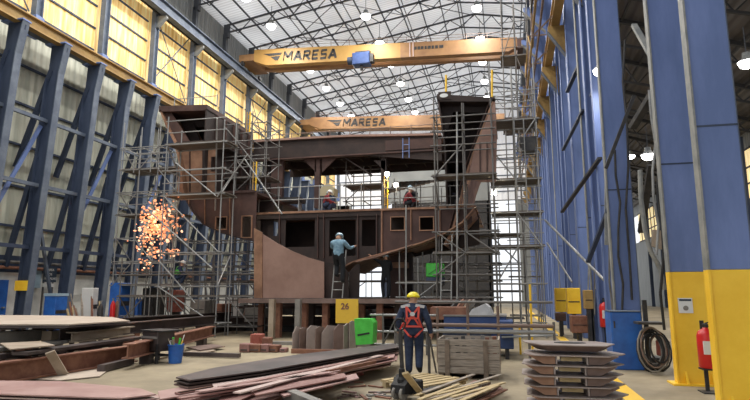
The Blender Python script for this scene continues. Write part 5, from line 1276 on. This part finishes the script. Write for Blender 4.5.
for k in range(11):
    ua=432+k*4.5; va=402+(k%3); ub=478+k*3+R.uniform(-6,4); vb=380+k*.9+R.uniform(-1,1); z=.05+.022*(k%4)
    o=MB().bar(aZ(ua,va,z),aZ(ub,vb,z),.06,.02).build('rusty_strip',['rust','pink_d','rust','wood_d'][k%4]); tag(o,'rusty steel strip in the heap before the wooden crate, %s from the pallet'%ORD[k],'steel strip','rusty strips before the crate')

# crate
Yk=11.35; a=aY(438,379,Yk); b=aY(499,340,Yk)
t=wthing('wooden_crate','weathered grey wooden crate on three feet behind the rusty strips','crate')
x0,x1,zt_=a.x,b.x,b.z; dp=.95
for k in range(5):
    h=(zt_-.10)/5; MB().box((x0,Yk,.10+k*h+.018),(x1,Yk+.03,.10+(k+1)*h)).build('front_board','wood',t)
    MB().box((x0,Yk+dp,.10+k*h+.006),(x1,Yk+dp+.03,.10+(k+1)*h)).build('rear_board','wood',t)
    for xx in (x0,x1-.03): MB().box((xx,Yk+.03,.10+k*h+.006),(xx+.03,Yk+dp,.10+(k+1)*h)).build('side_board','wood',t)
for fx in (.16,.78):
    x=x0+(x1-x0)*fx; MB().box((x-.045,Yk-.04,.0),(x+.045,Yk,zt_-.02)).build('front_batten','wood_d',t)
for fx in (.05,.5,.92):
    x=x0+(x1-x0)*fx; MB().box((x-.05,Yk+.03,0),(x+.05,Yk+dp,.10)).build('foot','wood_d',t)
MB().box((x0,Yk+.03,.10),(x1,Yk+dp,.13)).build('bottom','wood_d',t)
for k in range(8):
    x=x0+.1+k*(x1-x0-.2)/7; o=MB().bar((x,Yk+.2+.07*k,zt_-.35),(x+R.uniform(-.08,.08),Yk+.3+.05*k,zt_+R.uniform(-.02,.06)),.08,.05).build('scrap_piece',R.choice(['dark','rust','wood','beam_g'])); tag(o,'scrap piece lying in the wooden crate','scrap','scrap in the wooden crate')

# ================================================================== STACKED BRACKETS
Yb=8.75; c=aY(570,345,Yb); top=c.z+.03; n=7
proto=None
for k in range(n):
    z=top-k*.138; lab='grey-brown pointed ship bracket, topmost of its stack, with black oval painted as opening' if k==0 else 'grey-brown pointed ship bracket, %s from the top of its stack'%ORD[k]
    if proto is None or k==1:
        t=thing('ship_bracket',lab,'steel bracket',(c.x,Yb,z),0,'stacked ship brackets')
        # top plate with pointed ends
        w=1.0 if k else .88
        pl=[(-.66*w,-.20),(-.50*w,-.42),(.46*w,-.42),(.74*w,.02),(.60*w,.36),(-.62*w,.36)]
        if k==0: pl=[(-.62,.02),(-.40,-.38),(.44,-.38),(.60,-.02),(.40,.36),(-.66,.36)]
        MB().prism_z(pl,-.014,0).build('face_plate','plate_t',t)
        b=MB(); m_=len(pl); lo=[(x*.74,y*.7) for x,y in pl]
        b._add([(x*.97,y*.97,-.014) for x,y in pl]+[(x,y,-.095) for x,y in lo],[(i,(i+1)%m_,m_+(i+1)%m_,m_+i) for i in range(m_)]+[tuple(range(m_,2*m_))])
        if k: 
            b=MB()
            b._add([(-.60,-.36,-.014),(-.24,-.36,-.014),(-.24,-.36,-.124),(-.40,-.36,-.124),(-.60,.3,-.014),(-.24,.3,-.014),(-.24,.3,-.124),(-.40,.3,-.124)],[(0,3,2,1),(4,5,6,7),(0,4,7,3),(1,2,6,5),(3,7,6,2),(0,1,5,4)]); b.build('web','hull_o',t); b=MB()
            b._add([(.20,-.36,-.014),(.60,-.30,-.014),(.38,-.33,-.124),(.20,-.36,-.124),(.20,.3,-.014),(.62,.3,-.014),(.38,.3,-.124),(.20,.3,-.124)],[(0,3,2,1),(4,5,6,7),(0,4,7,3),(1,2,6,5),(3,7,6,2),(0,1,5,4)])
        b.build('web','plate_b',t)
        if k:
            MB().box((-.16,-.30,-.085),(.12,-.10,-.035)).build('spacer','wood_y',t)
            MB().box((-.235,-.37,-.124),(-.215,.2,-.014)).build('rib','plate_t',t); MB().box((.17,-.37,-.124),(.19,.2,-.014)).build('rib','plate_t',t)
        else: MB().lathe([(.22,.001),(.22,.006)],n=24).build('oval_shade_disc','black',t).scale=(1,.62,1)  # black disc stands for the dark inside of the opening
        proto=t
    else:
        t=dup(proto,None,(c.x+R.uniform(-.05,.05),Yb+R.uniform(-.03,.03),z),R.uniform(-.06,.06),label=lab)
tag(MB().box((c.x-.5,Yb-.3,0),(c.x+.5,Yb+.3,max(.02,top-n*.138+.03))).build('timber_base','wood_d'),'timber base under the stacked ship brackets','timber')
# floor marking
o=MB().box((1.72,4,.0),(2.02,60,.006)).build('floor_marking','yellow'); struct(o,'painted yellow walkway line')

# ================================================================== RIGHT SIDE DETAIL
t=wthing('column_notice','small white notice with dark heading on the second yellow foot','notice')
a=aY(679,313,11.58); b=aY(692,298,11.58)
MB().box((a.x,11.575,a.z),(b.x,11.59,b.z)).build('sheet','paper',t)
MB().box((a.x+.02,11.570,b.z-.055),(b.x-.02,11.575,b.z-.02)).build('heading_bar','navy',t)
MB().lathe([(.045,-.003),(.045,.003)],c=((a.x+b.x)/2,11.571,a.z+.09),axis=1,n=16).build('symbol','beam_g',t)
def extinguisher(label,u,v0,v1,Y,stand=True):
    a=aY(u,v1,Y); b=aY(u,v0,Y); h=b.z-a.z; r_=h*.19
    t=thing('fire_extinguisher',label,'fire extinguisher',(a.x,Y,a.z))
    MB().lathe([(r_*.9,0),(r_,.02),(r_,h*.68),(r_*.8,h*.78),(r_*.3,h*.84),(r_*.28,h*.88)],n=20).build('body','red',t,smooth=True)
    MB().box((-r_*.62,-r_-.003,h*.3),(r_*.62,-r_*.7,h*.58)).build('label','paper',t)
    MB().lathe([(r_*.3,h*.86),(r_*.35,h*.93),(r_*.15,h*.95)],n=12).build('valve','dark',t); MB().bar((-.0,0,h*.95),(r_*1.0,-.02,h*1.0),.02,.02).build('handle','black',t)
    MB().path([V(r_*.2,0,h*.9),V(r_*1.15,-.03,h*.8),V(r_*1.2,-.03,h*.3)],.012).build('hose','black',t)
    s=wthing('extinguisher_stand','dark stand holding the '+label.split(' fixed')[0].split(' on')[0],'stand')
    MB().box((a.x-.03,Y+r_+.005,0),(a.x+.03,Y+r_+.04,b.z)).build('post','dark',s); MB().box((a.x-.12,Y-.05,0),(a.x+.12,Y+r_+.15,.02)).build('foot','dark',s)
    MB().box((a.x-r_*.8,Y-r_*.8,a.z-.03),(a.x+r_*.8,Y+r_+.01,a.z-.005)).build('shelf','dark',s)
    return t
extinguisher('large red fire extinguisher on its stand between the two yellow column feet',709,321,368,10.7)
extinguisher('red fire extinguisher farther off by the blue columns',606,298,327,18.6)
# low blue box by third column
t=wthing('blue_cabinet','bright blue steel box with grey top against the third column','cabinet')
a=aY(614,366,13.5); b=aY(641,312,13.5)
MB().box((a.x,13.5,0),(b.x,14.3,b.z)).build('body','blue_bright',t,bevel=.02); MB().box((a.x-.01,13.49,b.z),(b.x+.01,14.3,b.z+.02)).build('top','grey_blue',t)
MB().box((a.x+.05,13.485,b.z-.35),(a.x+.08,13.5,b.z-.2)).build('handle','dark',t)
# hoses, coil
t=wthing('hose_coil','dark heap of coiled hoses between the third column and the second yellow foot','hose')
cc=aY(655,350,13.0)
for k in range(14):
    r_=R.uniform(.28,.46); off=V(R.uniform(-.10,.10),R.uniform(-.12,.12),R.uniform(-.05,.05)); tl=R.uniform(-.3,.3)
    pts=[V(cc.x+r_*.62*cos(q*.45)+off.x, 13.0+off.y+.12*sin(q*.45+tl), .50+r_*1.0*sin(q*.45)+off.z) for q in range(15)]
    MB().path(pts,.018,6).build('hose_loop',['black','dark','beam_g','black','tube_r'][k%5],t)
MB().box((cc.x-.10,13.3,0),(cc.x-.02,13.4,1.5)).build('hanger_post','dark',t); MB().box((cc.x-.3,12.9,1.0),(cc.x+.2,13.4,1.05)).build('hook_bar','dark',t)
tag(MB().lathe([(.10,0),(.13,.02),(.13,.30),(.06,.36)],n=14,c=(cc.x+.2,13.2,.35)).build('orange_drum','rust_r'),'rusty orange drum behind the hose heap','drum')
boxy('tool_box','dark tool box below the hose heap','box',646,664,358,372,13.4,.5,'dark')
for k,(u,v0,v1,Y,m_) in enumerate(((622,150,312,14.2,'dark'),(630,40,300,14.2,'dark'),(612,100,320,16.0,'galv_dk'),(664,120,330,12.4,'black'),(596,60,315,19.0,'galv_dk'),(589,30,310,21.5,'galv'),(657,90,255,12.6,'galv'))):
    a=aY(u,v1,Y); b=aY(u-6,v0,Y); pts=[a+(b-a)*q/6+V(.05*sin(q*2+k),0,0) for q in range(7)]
    o=MB().path(pts,.028,6).build('hanging_cable',m_); tag(o,'cable drooping down the blue columns, %s listed from the third column onward'%ORD[k] if False else 'loose cable running down the face of the blue columns','cable','cables on the blue columns')
# pale hose down from 655,250
pts=[aY(u,v,12.9) for u,v in ((640,170),(641,200),(645,230),(651,252),(660,268),(664,290))]
tag(MB().path(pts,.05,8).build('air_duct','flange'),'pale flexible duct hanging beside the second yellow-footed column','duct')
a=aY(652,246,12.8); tag(MB().prism_y([(a.x,a.z),(a.x+.28,a.z-.1),(a.x+.32,a.z+.3),(a.x+.05,a.z+.35)],12.8,12.9).build('cardboard_sheet','beam_tan'),'tan board stuck behind the pale duct','board')
# yellow switch cabinets far right
blocks([(556,566,288,312,24,.5,'yellow','yellow cabinet by the farther blue columns, left one'),(568,580,288,314,22,.5,'yellow','yellow cabinet by the farther blue columns, right and larger one'),(585,593,290,309,19,.4,'girder_y','aged yellow cabinet before the blue column beyond the extinguisher')],'electric_cabinet','cabinet')
blocks([(572,588,316,333,19.3,.6,'rust','maroon chest beside the yellow cabinets'),(556,566,313,321,23,.5,'hull','maroon chest under the left yellow cabinet')],'tool_chest','chest')
t=wthing('safety_sign','small white sign with red symbol on a blue column','sign'); YS=19.57; a=aY(595,289,YS); b=aY(604,273,YS)
MB().box((a.x,YS,a.z),(b.x,YS+.02,b.z)).build('board','paper',t)
q=MB(); cx=(a.x+b.x)/2; cz=(a.z+b.z)/2
q.box((cx-.09,YS-.015,cz-.1),(cx-.06,YS,cz+.12)); q.box((cx-.09,YS-.015,cz+.09),(cx+.08,YS,cz+.12)); q.box((cx+.05,YS-.015,cz-.05),(cx+.08,YS,cz+.12)); q.build('symbol','red',t)
t=wthing('junction_box','grey junction box beside the white sign with red symbol','box'); a=aY(606,300,YS-.1); b=aY(613,283,YS-.1)
MB().box((a.x,YS-.15,a.z),(b.x,YS+.02,b.z)).build('body','beam_g',t,bevel=.01); MB().box((a.x+.04,YS-.16,a.z+.05),(b.x-.04,YS-.15,b.z-.05)).build('cover','flange',t)
if 0: t=wthing('tall_lamp_panel','small round lamp glowing low on the blue column by the tower','lamp'); a=aY(550,208,24.0)
if 0: MB().lathe([(.12,0),(.14,.05)],c=(a.x,24,a.z),axis=1,n=12).build('lens','wood_y',t)
tag(MB().tube(aZ(612,352),aY(607,300,17.0),.025).build('bent_pipe','galv'),'thin pale pipe standing beside the blue box','pipe')
tag(MB().bar(aZ(603,342),aZ(618,360),.10,.03).build('cable_ramp','flange'),'pale strip on the floor at the foot of the blue box','strip')

# ================================================================== EXTRA YARD DRESSING
tag(MB().bar(V(-7.5,17.5,.05),V(-3.4,17.5,.05),.3,.1).build('floor_rail','beam_g'),'grey rail set on the floor before the posts','rail')
for k,(x,y) in enumerate(((-3.3,19.0),(-2.2,18.6),(-1.2,19.2))):
    t=thing('steel_trestle','grey trestle under the right scaffold, %s from the hull posts'%ORD[k],'trestle',(x,y,0),0,'trestles under the right scaffold')
    for sx in (-.35,.35):
        for sy in (-.2,.2): rod('leg',t,(sx,sy,0),(sx,sy,.8),.03,'galv_dk')
    stick('top_beam',t,V(-.5,0,.85),V(.5,0,.85),.12,.1,'rust','bar')

# ================================================================== WORLD, EXTRA LIGHT, CAMERA
W=bpy.data.worlds.new('overcast sky'); S.world=W; W.use_nodes=True
nt=W.node_tree; bg=nt.nodes['Background']; bg.inputs['Color'].default_value=(.93,.96,1,1); bg.inputs['Strength'].default_value=WORLD
def shift_origins():
    bpy.context.view_layer.update()
    for o in list(COL.objects):
        if o.type=='EMPTY' and o.get('w') and o.parent is None:
            pts=[]; 
            for c in o.children_recursive:
                if c.type in('MESH','FONT'): pts+= [c.matrix_world@Vector(b_) for b_ in c.bound_box]
            if not pts: continue
            lo=[min(p_[i] for p_ in pts) for i in range(3)]; hi=[max(p_[i] for p_ in pts) for i in range(3)]
            new=Vector(((lo[0]+hi[0])/2,(lo[1]+hi[1])/2,lo[2])); old=Vector(o.location)
            for c in o.children:
                c.matrix_parent_inverse=Matrix.Translation(old-new)@c.matrix_parent_inverse
            o.location=new
    for o in COL.objects:
        if 'w' in o: del o['w']
shift_origins()
def letters_to_mesh():
    dg=bpy.context.evaluated_depsgraph_get()
    for o in [q for q in COL.objects if q.type=='FONT']:
        me=bpy.data.meshes.new_from_object(o.evaluated_get(dg)); n=bpy.data.objects.new('lettering',me); COL.objects.link(n)
        n.parent=o.parent; n.matrix_parent_inverse=o.matrix_parent_inverse; n.matrix_basis=o.matrix_basis; bpy.data.objects.remove(o)
    for n in [q for q in COL.objects if q.name.startswith('lettering')]: pass
letters_to_mesh()
cam=bpy.data.cameras.new('camera'); co=bpy.data.objects.new('camera',cam); COL.objects.link(co); S.camera=co
cam.sensor_width=36; cam.lens=F/750*36; cam.clip_end=300
co.location=(0,0,EYE); co.rotation_euler=(pi/2+PIT,0,YAW)
S.view_settings.view_transform='Standard'; S.view_settings.look='None'; S.view_settings.gamma=1; S.view_settings.use_curve_mapping=False
S.view_settings.exposure=EXPO
S.cycles.max_bounces=6; S.cycles.diffuse_bounces=3; S.cycles.use_denoising=True
